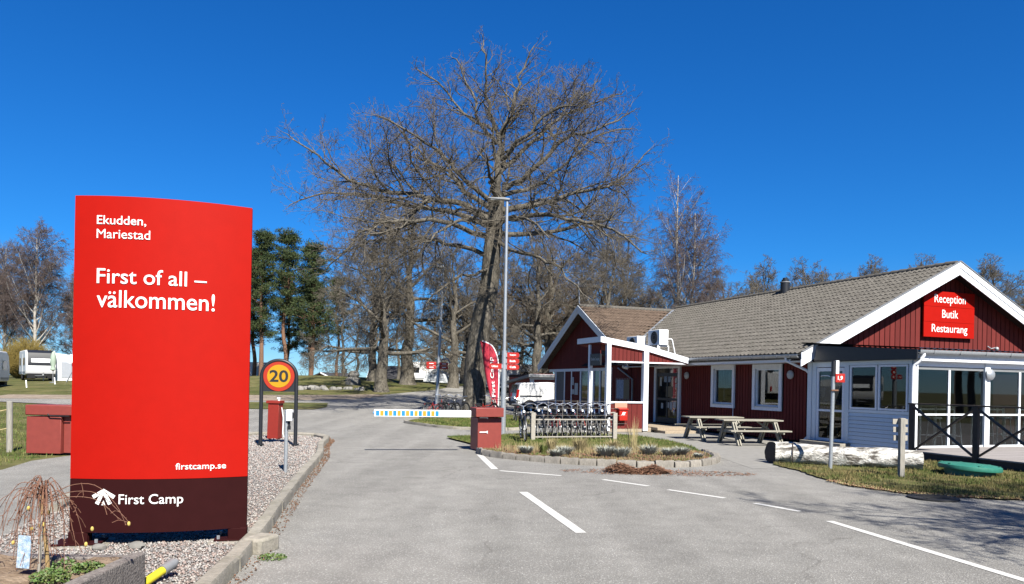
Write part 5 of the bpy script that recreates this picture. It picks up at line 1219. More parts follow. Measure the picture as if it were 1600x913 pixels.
for z in (.24, .48, .72, .93, 1.14): m = MB(); m.cyl(F0-dn*.1+Vector((0, 0, z)), F1+dn*.4+Vector((0, 0, z)), .004, n=4); part('wire', m, m_thinwire, t)
for k in range(1, 17):
    p = F0+d*(k/17)+Vector((0, 0, 0)); m = MB(); m.cyl(p+Vector((0, 0, -.04)), p+Vector((0, 0, .6 if k % 3 else 1.16)), .006, n=4); part('upright_wire', m, m_thinwire if k % 3 == 0 else m_whitepost, t)
# ------------------------------------------------------------------ septic lid, manhole
L = (9.05, 14.9, 0); T = Matrix.Translation(L) @ Matrix.Rotation(.05, 4, 'Y')
t = thing('tank_lid', 'round green plastic tank lid in two tiers on the grass under the deck', 'lid', L)
m = MB(); m.lathe([(.44, -.05), (.44, .13), (.40, .14)], n=36); part('rim', m, m_green, t, T)
m = MB(); m.lathe([(.55, .13), (.56, .16), (.55, .21), (.48, .235), (.1, .25)], n=40); part('cover', m, m_green, t, T)
for k in range(6): a = k*PI/3+.3; m = MB(); m.cyl((.5*math.cos(a), .5*math.sin(a), .21), (.5*math.cos(a), .5*math.sin(a), .24), .03, n=10); part('cap_screw', m, m_green, t, T)
L = (6.5, 11.6, .0); m = MB(); m.lathe([(.36, -.02), (.36, .03), (.33, .033)], n=32)
t = thing('manhole_cover', 'dark round manhole cover at the asphalt edge by the right-hand grass', 'manhole cover', L)
part('frame_ring', m, m_blackm, t, Matrix.Translation(L)); m = MB(); m.cyl((0, 0, .0), (0, 0, .036), .3, n=28)
for k in range(-3, 4): m.bar((-.22, k*.07, .039), (.22, k*.07, .039), .02, .008)
part('cover', m, m_blackm, t, Matrix.Translation(L))
# ------------------------------------------------------------------ van
def van():
    a = math.radians(13); L = (2.2, 45.9, H(2.2, 45.9)); t = thing('delivery_van', 'small white delivery van parked beyond the bicycles, its front half in shade', 'van', L, a)
    M = Matrix.Translation(L) @ Matrix.Rotation(a, 4, 'Z'); Wd = .88
    prof = [(-2.15, .38), (-2.18, .75), (-2.12, 1.2), (-1.98, 1.68), (-1.85, 1.78), (-.2, 1.84), (.55, 1.80), (1.0, 1.62), (1.62, 1.12), (2.05, .98), (2.2, .78), (2.2, .38)]
    bm = bmesh.new(); n = len(prof); rings = []
    for s, k, inn in ((-1, 0, .14), (-1, 1, 0), (1, 1, 0), (1, 0, .14)):
        r = []
        for x, z in prof:
            y = s*(Wd-(.10*max(0, (z-.95))/.9)-(inn*.35 if k == 0 else 0)); zz = z if k else .38+(z-.38)*.96+0
            xx = x*(1 if k else .985); r.append(bm.verts.new((xx, y*(1.0 if k == 0 else .99) if k == 0 else y, zz)))
        rings.append(r)
    a_, b_ = rings[0], rings[3]
    # simple closed prism from the two outer rings
    for r in (rings[1], rings[2]):
        for v in r: bm.verts.remove(v)
    bm.faces.new(a_); bm.faces.new(list(reversed(b_)))
    for i in range(n): bm.faces.new((a_[i], b_[i], b_[(i+1) % n], a_[(i+1) % n]))
    bmesh.ops.recalc_face_normals(bm, faces=bm.faces[:]); me = bpy.data.meshes.new('body'); bm.to_mesh(me); bm.free(); me.transform(WINV[t.name] @ M)
    part('body', me, m_vanwhite, t, local=True, bev=.05)
    for x in (-1.35, 1.35):
        for s in (-1, 1):
            m = MB(); m.cyl((x, s*(Wd-.22), .31), (x, s*(Wd+.0), .31), .31, n=24); wh = part('wheel', m, m_tyre, t, M, bev=.02)
            m = MB(); m.cyl((x, s*(Wd-.0), .31), (x, s*(Wd+.015), .31), .19, n=16); part('rim', m, m_galv, wh, M)
            m = MB(); m.cyl((x, s*(Wd-.08), .34), (x, s*(Wd-.04), .34), .39, n=24); part('wheel_arch', m, m_rubber, t, M)
    def side(poly, y, mt, nm, th=.012, parent=None):
        for s in (-1, 1):
            m = MB(); f = lambda u, v, o=0: (u, s*(Wd-(.10*max(0, (v-.95))/.9)-.045+o), v)
            m.prism(poly, lambda u, v: f(u, v, 0), lambda u, v: f(u, v, th)); part(nm, m, mt, t, M)
    side([(.42, 1.05), (.45, 1.58), (.9, 1.56), (1.42, 1.12), (1.42, 1.02)], 0, m_darkglass, 'side_window', .012)
    side([(-1.95, .92), (-.6, .92), (-.6, .98), (-1.95, .98)], 0, m_black, 'rub_strip', .02)
    side([(-2.1, .32), (2.15, .32), (2.15, .5), (-2.1, .5)], 0, m_rubber, 'sill', .012)
    side([(.36, .5), (.385, .5), (.40, 1.66), (.375, 1.66)], 0, m_black, 'door_gap', .008); side([(-.72, .5), (-.70, .5), (-.70, 1.66), (-.72, 1.66)], 0, m_black, 'door_gap', .008)
    m = MB(); m.box((-2.24, -.84, .33), (-2.1, .84, .62)); part('rear_bumper', m, m_rubber, t, M, bev=.03)
    m = MB(); m.box((2.1, -.84, .33), (2.26, .84, .62)); part('front_bumper', m, m_rubber, t, M, bev=.03)
    for s in (-1, 1):
        m = MB(); m.prism([(-2.20, .78), (-2.06, .78), (-1.98, 1.32), (-2.13, 1.32)], lambda u, v: (u, s*(Wd-.16), v), lambda u, v: (u, s*(Wd-.02), v)); part('tail_light', m, m_tail, t, M)
        m = MB(); m.prism([(-2.17, 1.12), (-2.05, 1.62), (-2.09, 1.62), (-2.2, 1.12)], lambda u, v: (u, s*.06, v), lambda u, v: (u, s*.64, v)); part('rear_window', m, m_darkglass, t, M)
        m = MB(); m.box((1.15, s*Wd, 1.08), (1.28, s*(Wd+.2), 1.28)); part('mirror', m, m_rubber, t, M, bev=.02)
        m = MB(); m.box((2.12, s*.78, .72), (2.22, s*.5, .88)); part('headlight', m, m_white, t, M)
    m = MB(); m.box((-2.21, -.26, .68), (-2.19, .26, .79)); part('number_plate', m, m_white, t, M)
    m = MB(); m.prism([(1.04, 1.60), (1.62, 1.13), (1.64, 1.16), (1.06, 1.63)], lambda u, v: (u, -.68, v), lambda u, v: (u, .68, v)); part('windscreen', m, m_darkglass, t, M)
van()
# ------------------------------------------------------------------ garage kiosk behind the van
a = math.radians(19.9); L = (1.25, 52, H(1.25, 52)); T = Matrix.Translation(L) @ Matrix.Rotation(a, 4, 'Z')
t = thing('red_shed', 'small red shed with white door and flat white edged roof behind the van', 'shed', L, a)
m = MB(); m.box((0.05, .05, -.3), (7, 4.5, 2.3)); part('wall', m, m_falu_dark, t, T)
sbm = MB(); sbm.box((-.07, 0, 0), (.07, .02, 1)); sbm = mesh_from(sbm, 'board', smooth=False); sbm.materials.append(m_farred)
for i in range(18): piece('board', sbm, m_farred, t, T @ Matrix.Translation((.35+i*.15, .03, -.1)) @ Matrix.Diagonal((1, 1, 2.45, 1)))
for i in range(28): piece('board', sbm, m_falu, t, T @ Matrix.Translation((.03, .1+i*.155, -.1)) @ Matrix.Rotation(PI/2, 4, 'Z') @ Matrix.Diagonal((1, 1, 2.2, 1)))
m = MB(); m.box((-.06, -.06, 1.95), (7.1, -.0, 2.32)); part('fascia', m, m_white_trim, t, T)
m = MB(); m.box((-.02, -.03, -.2), (.27, .0, 1.95)); part('corner_board', m, m_white_trim, t, T)
m = MB(); m.box((.35, .0, -.1), (1.72, .025, 1.62)); m.box((.30, -.01, 1.58), (1.78, .026, 1.66)); part('door', m, m_white, t, T)
m = MB(); m.prism([(-.5, 2.3), (4.8, 1.75), (4.8, 1.6), (-.5, 2.12)], lambda u, v: (-.3, u, v), lambda u, v: (7.2, u, v)); part('roof', m, m_grey, t, T)
m = MB(); m.box((-.0, 1.2, .6), (.02, 2.6, 1.6)); part('window', m, m_paper, t, T)
m = MB(); m.ball((-.1, .6, 1.5), .14, 10, 7); part('wall_lamp', m, m_white, t, T)
# ------------------------------------------------------------------ caravans
def caravan(loc, rz, label, dark=False, group='caravans on the camping field', awn=False):
    t = thing('caravan', label, 'caravan', loc, rz, group); M = Matrix.Translation(loc) @ Matrix.Rotation(rz, 4, 'Z'); Wd = 1.15
    prof = [(-3.0, .5), (-3.05, 1.5), (-2.95, 2.55), (-2.8, 2.68), (2.2, 2.68), (2.75, 2.4), (3.05, 1.6), (3.1, 1.0), (2.9, .55), (2.5, .45)]
    m = MB(); m.prism(prof, lambda u, v: (u, -Wd, v), lambda u, v: (u, Wd, v)); part('body', m, m_carwhite, t, M, bev=.08)
    for s in (-1, 1):
        for x0, x1, z0, z1 in ((-2.4, -1.4, 1.35, 2.0), (.9, 2.1, 1.35, 2.0)):
            m = MB(); m.box((x0, s*Wd-.01, z0), (x1, s*(Wd+.02), z1)); part('window', m, m_darkglass, t, M, bev=.02)
        m = MB(); m.box((-.3, s*Wd, .55), (.35, s*(Wd+.015), 2.35)); part('door', m, m_paper if s > 0 else m_carwhite, t, M)
        m = MB(); m.box((-2.9, s*Wd, .62), (2.7, s*(Wd+.012), .78)); part('stripe', m, m_grey, t, M)
        m = MB(); m.cyl((-.4, s*(Wd-.2), .32), (-.4, s*(Wd+.01), .32), .32, n=18); part('wheel', m, m_tyre, t, M)
        m = MB(); m.box((-3.08, s*.95, .75), (-3.03, s*.75, 1.2)); part('tail_light', m, m_tail, t, M)
    m = MB(); m.prism([(2.9, 1.35), (2.5, 2.5), (2.2, 2.62), (2.25, 2.69), (2.78, 2.44), (3.1, 1.6), (3.09, 1.35)], lambda u, v: (u+.02, -1.0, v), lambda u, v: (u+.02, 1.0, v)); part('front_panel', m, m_black, t, M)
    m = MB(); m.prism([(2.97, 1.55), (2.87, 1.9), (2.95, 1.93), (3.06, 1.6)], lambda u, v: (u+.10, -.75, v), lambda u, v: (u+.10, .75, v)); part('front_window', m, m_white, t, M)
    m = MB(); m.prism([(2.2, .2), (3.0, .2), (3.1, .62), (2.4, .6)], lambda u, v: (u, -1.0, v), lambda u, v: (u, 1.0, v)); part('underbody', m, m_blackm, t, M)
    m = MB(); m.bar((2.6, -.6, .4), (4.2, 0, .45), .07, .07); m.bar((2.6, .6, .4), (4.2, 0, .45), .07, .07); m.cyl((3.9, .1, 0), (3.9, .1, .7), .04); m.cyl((4.2, 0, .42), (4.45, 0, .5), .05); part('drawbar', m, m_grey, t, M)
    if awn:
        m = MB(); m.prism([(-Wd, 0), (-Wd, 2.5), (-Wd-2.4, 2.2), (-Wd-2.5, 0)], lambda u, v: (-2.6, -u, v), lambda u, v: (2.2, -u, v)); part('awning', m, m_tent, t, M)
        m = MB(); m.box((2.2, Wd+.5, .3), (2.23, Wd+2.2, 1.7)); part('awning_window', m, m_cargrey, t, M)
    return t
def gl(x, y): return (x, y, H(x, y))
c0 = caravan(gl(-43.4, 69.0), math.atan2(-66, 41.2)+.1, 'white caravan facing the camera with black framed front window, on the left field', awn=True)
c1 = dup(c0, gl(-37.9, 53.8), math.atan2(.93, -.37), 'grey shaded caravan cut by the left edge of the photo')
def far_caravan(x, y, rz, lb, s=1): return dup(c0, gl(x, y), rz, lb, None, s)
far_caravan(-38.0, 71, -.6, 'white caravan with awning between the main caravan and the red sign')
far_caravan(-31.5, 95, .15, 'distant white caravan behind the pines, right of the 20 sign', .9)
far_caravan(-.3, 70, .1, 'white caravan seen between the red flag and the shed')
far_caravan(-10.2, 93, .25, 'white caravan left of the far dark lamp pole, beyond the oaks')
far_caravan(-37.8, 42.7, math.atan2(-.3, .95), 'white caravan outside the left edge, mirrored in the veranda window')
# parasol, tripod, small sticks, posts
L = gl(-38.3, 63); T = Matrix.Translation(L)
t = thing('folded_parasol', 'folded pale green parasol in front of the white caravan', 'parasol', L)
m = MB(); m.cyl((0, 0, 0), (0, 0, 2.6), .03, n=8); part('pole', m, m_grey, t, T)
m = MB(); m.lathe([(.04, 1.0), (.22, 1.1), (.14, 1.4), (.24, 1.7), (.2, 2.2), (.1, 2.55), (.03, 2.62)], n=10); part('canopy', m, m_parasol, t, T)
m = MB(); m.cyl((0, 0, 0), (0, 0, .08), .25, n=12); part('stand', m, m_grey, t, T)
L = gl(-37.6, 64.5); T = Matrix.Translation(L)
t = thing('grill_tripod', 'grey tripod stand holding a satellite dish beside the white caravan', 'tripod', L)
for k in range(3): a = k*2.09+.5; m = MB(); m.bar((0, 0, .9), (.75*math.cos(a), .75*math.sin(a), 0), .05, .05); part('leg', m, m_galv, t, T)
m = MB(); m.cyl((0, 0, .3), (0, 0, 1.9), .03, n=8); part('mast', m, m_galv, t, T)
m = MB(); m.lathe([(.05, 0), (.3, .06), (.42, .14), (.40, .15), (.05, .03)], n=18); part('dish', m, m_white, t, T @ Matrix.Translation((0, 0, 1.95)) @ Matrix.Rotation(1.2, 4, 'X'))
for i, ((x, y), lb) in enumerate((((-35.4, 55.1), 'short white marker stick on the left field, nearest the grey caravan'), ((-36.6, 60.5), 'short white marker stick on the field in front of the parasol'))):
    m = MB(); m.cyl((0, 0, 0), (-.06, 0, .55), .045, n=8); o = single('marker_stick', m, m_white, lb, 'stick', 'marker sticks on the field'); o.location = gl(x, y)
# far objects beyond the left grass
rg = random.Random(9)
ORD = ['leftmost', 'second', 'third', 'fourth', 'fifth', 'sixth', 'seventh', 'eighth', 'ninth', 'tenth', 'eleventh', 'twelfth', 'thirteenth', 'rightmost']
for i in range(14):
    x = -17.0+i*.4+rg.uniform(-.15, .15); y = 57.5+rg.uniform(-.5, .8)+(i*.1)
    m = MB(); s = rg.uniform(.2, .42); m.ball((0, 0, 0), (s, s*.8, s*.7), 8, 5, .16, rg); o = single('field_stone', m, m_rock, ORD[i]+' grey field stone of the rubble row left of the crooked oak', 'stone', 'field stones in the rubble row', ang=25); o.location = (x, y, H(x, y)+s*.25)
L = gl(-13.6, 64.5); 
t = thing('boulder', 'big weathered boulder stack standing left of the left oak', 'boulder', L); part('lower_stone', MB().ball((0, 0, .2), (.66, .5, .6), 12, 8, .06, rg), m_rock, t, Matrix.Translation(L), ang=25)
part('upper_stone', MB().ball((.05, 0, .85), (.5, .4, .36), 12, 8, .08, rg), m_rock, t, Matrix.Translation(L), ang=25)
def far_house(loc, rz, w_, d_, hw, hr, wallm, roofm, label, chim=False):
    t = thing('far_building', label, 'building', loc, rz); M = Matrix.Translation(loc) @ Matrix.Rotation(rz, 4, 'Z')
    m = MB(); m.box((-w_/2, -d_/2, -1.5), (w_/2, d_/2, hw)); wl = part('wall', m, wallm, t, M)
    m = MB(); m.prism([(-d_/2-.4, hw-.15), (0, hw+hr), (d_/2+.4, hw-.15), (d_/2+.4, hw-.35), (0, hw+hr-.2), (-d_/2-.4, hw-.35)], lambda u, v: (-w_/2-.4, u, v), lambda u, v: (w_/2+.4, u, v)); rf = part('roof', m, roofm, t, M)
    m = MB(); m.prism([(-d_/2, hw-.3), (0, hw+hr-.15), (d_/2, hw-.3)], lambda u, v: (-w_/2, u, v), lambda u, v: (w_/2, u, v)); part('gable', m, wallm, t, M)
    for s in (-1, 1):
        m = MB()
        m.prism([(-d_/2-.42, hw-.18), (0, hw+hr+.02), (0, hw+hr-.2), (-d_/2-.42, hw-.38)], lambda u, v: (s*(w_/2+.41), u, v), lambda u, v: (s*(w_/2+.45), u, v)); part('barge_board', m, m_white, t, M)
    for k in range(int(w_/3)):
        x = -w_/2+1.2+k*3; m = MB(); m.box((x, -d_/2-.04, .5), (x+.9, -d_/2, hw-.6)); f = part('window', m, m_white, t, M); m = MB(); m.box((x+.1, -d_/2-.05, .6), (x+.8, -d_/2-.041, hw-.7)); part('pane', m, m_darkglass, f, M)
    if chim: m = MB(); m.box((w_/4, -.3, hw+hr-.5), (w_/4+.7, .3, hw+hr+.7)); part('chimney', m, m_black, rf, M)
far_house((-27.5, 118, -.3), 1.25, 8, 5, 2.2, 1.0, m_farred, m_blackroof, 'distant red house with white edged roof peeping over the grass bank', True)
far_house((-12.6, 104, -.2), .05, 13, 6, 2.4, 1.6, m_white, m_blackroof, 'far long low building with black roof behind the oaks')
far_house((-6.8, 112, 1.0), .05, 12, 6, 1.6, 1.3, m_tent, m_blackroof, 'far low white building with dark roof right of the tall oak trunk')
def far_tent(x, y, w_, h_, lb):
    L = gl(x, y); t = thing('tent', lb, 'tent', L, 0, 'white tents beyond the oaks'); M = Matrix.Translation(L)
    m = MB(); m.prism([(-w_/2, 0), (-w_/2*.85, h_*.6), (0, h_), (w_/2*.85, h_*.6), (w_/2, 0)], lambda u, v: (u, -1.5, v), lambda u, v: (u, 1.5, v)); part('canopy', m, m_tent, t, M)
    for k in range(3): m = MB(); xx = -w_*.3+k*w_*.25; m.box((xx, -1.54, .3), (xx+.5, -1.5, h_*.5)); part('opening', m, m_cargrey, t, M)
far_tent(-7.9, 86, 4.2, 1.9, 'white awning tent with dark openings right of the tall oak trunk'); far_tent(-4.6, 90, 3.0, 1.8, 'small white tent near the far lamp pole')
# ------------------------------------------------------------------ trees
UP = Vector((0, 0, 1))
def tubes_mesh(name, polys, sides):
    """polys: list of (pts, radii); one mesh, grouped by length for speed"""
    groups = {}
    for p, r in polys: groups.setdefault(len(p), []).append((p, r))
    VV = []; FF = []; off = 0
    for n, lst in groups.items():
        Pn = np.array([[tuple(q) for q in p] for p, r in lst], np.float32); Rn = np.array([r for p, r in lst], np.float32); N = len(lst)
        T = np.gradient(Pn, axis=1); T /= np.linalg.norm(T, axis=2, keepdims=True)+1e-9
        m = Pn[:, -1]-Pn[:, 0]; m /= np.linalg.norm(m, axis=1, keepdims=True)+1e-9
        ref = np.where(np.abs(m[:, 2:3]) < .7, np.array([[0, 0, 1.]]), np.array([[1., 0, 0]]))[:, None, :]
        U = np.cross(T, ref); U /= np.linalg.norm(U, axis=2, keepdims=True)+1e-9; W_ = np.cross(T, U)
        a = np.arange(sides)*2*np.pi/sides
        V = Pn[:, :, None]+(U[:, :, None]*np.cos(a)[None, None, :, None]+W_[:, :, None]*np.sin(a)[None, None, :, None])*Rn[:, :, None, None]
        VV.append(V.reshape(-1, 3))
        i = np.arange(n-1)[:, None]; k = np.arange(sides)[None]
        f = np.stack([i*sides+k, i*sides+(k+1) % sides, (i+1)*sides+(k+1) % sides, (i+1)*sides+k], 2).reshape(-1, 4)
        FF.append((f[None]+(np.arange(N)*n*sides)[:, None, None]+off).reshape(-1, 4)); off += N*n*sides
    me = np_mesh(name, np.concatenate(VV), np.concatenate(FF), 4)
    if sides > 4: me.shade_smooth()
    return me
class Grower:
    def __init__(s, seed, nseg, wig, trop, nch, ang, ratio, rr, maxlv, minr=.006, tmin=.15):
        s.rg = random.Random(seed); s.nseg, s.wig, s.trop, s.nch, s.ang, s.ratio, s.rr, s.maxlv, s.minr, s.tmin = nseg, wig, trop, nch, ang, ratio, rr, maxlv, minr, tmin
        s.out = {}; s.tf = .6; s.ref = {2: 1.6, 3: .85, 4: .45}
    def children(s, pts, rads, L, lv, n):
        rg = s.rg; m = len(pts)-1
        if lv >= 2: n = max(1, round(n*min(1.35, L/s.ref[lv])))
        for k in range(n):
            t = s.tmin+(1-s.tmin)*((k+rg.random())/n); f = t*m; i = min(int(f), m-1); q = f-i
            p = pts[i].lerp(pts[i+1], q); d = (pts[i+1]-pts[i]).normalized(); r = rads[i]*(1-q)+rads[i+1]*q
            perp = d.orthogonal().normalized(); perp.rotate(Matrix.Rotation(rg.uniform(0, 6.283), 3, d)); a = math.radians(rg.uniform(*s.ang[lv]))
            s.branch(p, (d*math.cos(a)+perp*math.sin(a)).normalized(), L*s.ratio[lv]*(1.2-(s.tf if lv == 1 else .6)*t)*rg.uniform(.7, 1.2), max(s.minr, min(r*.85, r*s.rr[lv])), lv)
    def branch(s, p, d, L, r, lv):
        rg = s.rg; n = s.nseg[lv]; st = L/n; w_ = s.wig[lv]; tr = s.trop[lv]; pts = [p]; rads = [r]
        for i in range(n):
            d = Vector((d.x+rg.gauss(0, w_), d.y+rg.gauss(0, w_), d.z+rg.gauss(0, w_)+tr)); d.normalize()
            p = p+d*st; pts.append(p); rads.append(max(s.minr*.6, r*(1-.75*(i+1)/n)))
        s.out.setdefault(lv, []).append((pts, rads))
        if lv < s.maxlv: s.children(pts, rads, L, lv+1, s.nch[lv+1])
def finish_tree(t, g, trunk_polys, mb_, mt_, split=1, names=('trunk', 'branches', 'twigs')):
    """mesh parts in the tree's own frame"""
    o = part(names[0], tubes_mesh('trunk', trunk_polys, 12), mb_, t, local=True)
    a = [x for lv, l in g.out.items() if lv <= split for x in l]; b = [x for lv, l in g.out.items() if lv > split for x in l]
    if a: part(names[1], tubes_mesh('branches', a, 6), mb_, t, kind='stuff', local=True)
    if b: part(names[2], tubes_mesh('twigs', b, 3), mt_, t, kind='stuff', local=True)
    return t
def radii(pts, r0, r1, pw=1.0): n = len(pts); return [r0+(r1-r0)*(i/(n-1))**pw for i in range(n)]
def crook(pts, rg, amt):
    out = [pts[0]]
    for p in pts[1:]: out.append(p+Vector((rg.gauss(0, amt), rg.gauss(0, amt), rg.gauss(0, amt*.7))))
    return out
# the great oak: limbs set in metres about its foot
def great_oak():
    D = 37.0; L = (-1.55, D, H(-1.55, D)); base = Vector(L)
    t = thing('oak_tree', 'huge leafless oak towering in the middle behind the red barrier, beside the red flag', 'tree', L)
    def w(px, py, dy=0):     # metres about the foot from a front elevation drawing (34.2 drawing units = 1 m at the tree)
        k = (D+dy)/1180; u = px-800; v = py-600; U = u*math.cos(ROLL)+v*math.sin(ROLL); V_ = -u*math.sin(ROLL)+v*math.cos(ROLL)
        return Vector((U*k, D+dy, 1.65-V_*k))-base
    rg = random.Random(21)
    g = Grower(3, {0: 8, 1: 6, 2: 5, 3: 3, 4: 2, 5: 2}, {0: .14, 1: .26, 2: .32, 3: .34, 4: .3, 5: .2}, {0: .02, 1: .03, 2: .03, 3: .04, 4: .05, 5: .03},
               {1: 8, 2: 8, 3: 5, 4: 4}, {1: (25, 60), 2: (22, 55), 3: (20, 55), 4: (18, 50)}, {1: .56, 2: .56, 3: .56, 4: .6}, {1: .55, 2: .6, 3: .55, 4: .6}, 4, .0082, .15)
    g.tf = .93; g.ref = {2: 2.7, 3: 1.45, 4: .8}; T = []
    tr = spline([w(737, 675), w(741, 620), w(744, 560), w(753, 500), w(764, 450), w(768, 400), w(773, 350), w(777, 310)], 4); T.append((tr, [(1 if i > 3 else 1+.25*(4-i)/4)*(.60-.25*i/len(tr)) for i in range(len(tr))]))
    limbs = [([(777, 310, 0), (778, 270, -.3), (782, 220, .3), (800, 170, 0), (812, 120, .5), (835, 70, .3)], .30, 6.0),
             ([(776, 300, 0), (785, 255, .5), (775, 205, 1), (760, 150, .6), (758, 100, 0), (755, 58, .3)], .20, 5.0),
             ([(775, 225, 0), (748, 190, -1), (742, 160, -1.4), (725, 120, -1.5), (712, 90, -1)], .13, 4.0),
             ([(770, 205, .6), (735, 185, 1.5), (700, 150, 2), (670, 120, 2.2), (650, 108, 2)], .11, 4.0),
             ([(785, 250, 0), (820, 215, -1), (860, 175, -1.5), (905, 160, -2), (935, 125, -2)], .16, 5.0),
             ([(780, 270, 0), (830, 225, 1), (880, 180, 1.6), (920, 165, 2), (975, 145, 2)], .17, 5.5),
             ([(790, 295, 0), (840, 260, -.8), (885, 215, -1.2), (935, 205, -2), (985, 175, -2)], .20, 6.0),
             ([(785, 305, 0), (835, 290, 1), (880, 260, 2), (930, 215, 2.4), (988, 200, 3)], .17, 5.5),
             ([(782, 330, 0), (850, 318, .5), (905, 300, .8), (965, 285, .8), (1018, 235, .6)], .24, 7.5),
             ([(780, 345, 0), (840, 335, -2), (900, 345, -3.5), (960, 360, -4.5), (1010, 400, -5)], .2, 7.5),
             ([(778, 365, 0), (850, 365, 2.2), (910, 352, 4), (960, 370, 5), (1000, 375, 6)], .2, 7.5),
             ([(772, 380, 0), (830, 400, -2), (875, 420, -4), (920, 470, -5.5)], .14, 4.5),
             ([(775, 330, 0), (728, 300, .5), (700, 268, .6), (650, 235, 1), (612, 190, 1)], .22, 6.0),
             ([(770, 320, 0), (720, 275, -1.5), (690, 240, -2), (640, 205, -3), (585, 180, -3)], .18, 5.5),
             ([(768, 345, 0), (715, 315, 0), (660, 310, -.5), (600, 295, -1), (545, 282, -1), (500, 245, -1), (448, 212, -1)], .25, 7.5),
             ([(766, 355, 0), (700, 330, 1.5), (640, 322, 2.5), (575, 305, 3), (500, 305, 3.4), (452, 318, 3.5)], .22, 7.5),
             ([(765, 375, 0), (705, 350, -2), (640, 345, -3.5), (590, 350, -4), (545, 385, -4.2), (510, 420, -4.4)], .19, 7),
             ([(768, 400, 0), (700, 380, 2), (640, 372, 4), (580, 378, 5.4), (530, 400, 6)], .18, 7),
             ([(766, 420, 0), (730, 430, -2), (690, 450, -3.8), (650, 500, -4.6)], .12, 4.0),
             ([(777, 320, 0), (770, 290, -3), (765, 270, -5), (760, 240, -7)], .2, 5.5), ([(777, 320, 0), (790, 290, 3), (795, 265, 5.5), (800, 230, 7.5)], .2, 5.5),
             ([(775, 350, 0), (800, 340, -3.5), (830, 345, -6.5), (860, 370, -8)], .18, 5.0), ([(775, 340, 0), (740, 330, 3.5), (700, 330, 7), (670, 340, 8.5)], .18, 5.0),
             ([(775, 350, 0), (740, 345, -3.5), (700, 350, -6.5), (660, 380, -8)], .18, 5.0), ([(775, 340, 0), (820, 320, 3.5), (860, 310, 7), (900, 320, 8.5)], .18, 5.0)]
    for pts, r0, cl in limbs:
        p = crook(spline([w(*q) for q in pts], 4), rg, .07); rd = radii(p, r0*.72, .025, .8); T.append((p, rd))
        n = max(9, int(len(p)*.85)); g.children(p[2:], rd[2:], cl, 1, n)
        g.branch(p[-1], (p[-1]-p[-2]).normalized(), .55, .02, 2)
    # ivy-like epicormic sprouts on the trunk
    for i in range(34):
        k = rg.randint(4, len(tr)-2); a = rg.uniform(0, 6.28); g.branch(tr[k], Vector((math.cos(a), math.sin(a), .5)), rg.uniform(.6, 1.4), .012, 3)
    g.out.setdefault(0, []); finish_tree(t, g, T, m_bark, m_twig)
    return t
great_oak()
def bare_tree(seed, h_, spread, r0, trunk_h, dens=1.0, up=.05, tw=m_twig, bk=m_bark, name='oak_tree', label='', loc=(0, 0, 0), crookd=.16, nl=11, minr=.012, lv=4, fork=False, lean=0, rz=0):
    L = (loc[0], loc[1], H(loc[0], loc[1])); t = thing(name, label, 'tree', L, rz)
    rg = random.Random(seed)
    g = Grower(seed, {0: 6, 1: 5, 2: 4, 3: 3, 4: 2}, {0: crookd, 1: .2, 2: .24, 3: .26, 4: .22}, {0: up, 1: .04, 2: .04, 3: .03, 4: .03},
               {1: int(7*dens), 2: int(7*dens), 3: int(6*dens), 4: 4}, {1: (25, 65), 2: (30, 65), 3: (30, 70), 4: (25, 60)}, {1: .5, 2: .52, 3: .54, 4: .56}, {1: .45, 2: .5, 3: .5, 4: .6}, lv, minr, .22)
    top = h_*.72; n = 9
    tp = [Vector((lean*(i/n)**1.2+rg.gauss(0, .10)*(i > 0), rg.gauss(0, .10)*(i > 0), top*i/n)) for i in range(n+1)]; tp[0] = Vector((0, 0, -.35)); tp = spline(tp, 3)
    rd = [max(.05, r0*(1-.82*i/(len(tp)-1)))*(1.7 if i == 0 else 1.25 if i == 1 else 1.08 if i == 2 else 1) for i in range(len(tp))]; T = [(tp, rd)]
    i0 = int(trunk_h/top*(len(tp)-1))
    for k in range(nl):
        f = k/(nl-1); i = min(len(tp)-2, int(i0+(len(tp)-1-i0)*f)); a = k*2.4+rg.uniform(-.5, .5); el = math.radians(12+48*f+rg.uniform(-10, 10))
        Lb = spread*(1-.45*f)*rg.uniform(.8, 1.1); d = Vector((math.cos(a)*math.cos(el), math.sin(a)*math.cos(el), math.sin(el)))
        g.branch(tp[i], d, Lb, rd[i]*.55, 0)
    g.branch(tp[-1], UP, h_*.24, rd[-1], 0)
    return finish_tree(t, g, T, bk, tw)
# oaks in the middle distance
oB = bare_tree(31, 14.0, 7.6, .5, 3.0, 1.05, .03, label='leafless crooked oak on the grass bank, its trunk left of the taller oak trunk', loc=(-9.9, 57.5), nl=12, crookd=.2)
oC = bare_tree(32, 18.0, 6.6, .62, 6.0, 1.05, .06, label='tall leafless oak with a thick pale trunk, just right of the crooked oak', loc=(-9.4, 68), nl=12)
oD = bare_tree(33, 16.0, 6.5, .55, 5.0, 1.1, .05, tw=m_twig_red, label='leafless tree with thick trunk rising just left of the reception building peak', loc=(3.0, 62), nl=13)
G2 = 'leafless trees in the background'
def again(src, x, y, s, rz, label, group=G2, nm=None):
    c = dup(src, (x, y, H(x, y)), rz, label, group, s)
    if nm: c.name = nm
    return c
again(oC, 1.9, 58, .78, 2.0, 'leafless tree between the great oak and the shed, behind the street lamp')
again(oD, 5.6, 66, .84, 1.1, 'leafless brown tree right behind the peak of the cross gable')
again(oB, 9.4, 64, .92, 2.3, 'leafless tree above the brown roof, left of the tall birch')
again(oD, 8.0, 76, .85, 3.0, 'leafless tree farther back above the brown roof')
again(oC, -5.0, 80, .72, .6, 'leafless tree far back, just right of the far lamp pole')
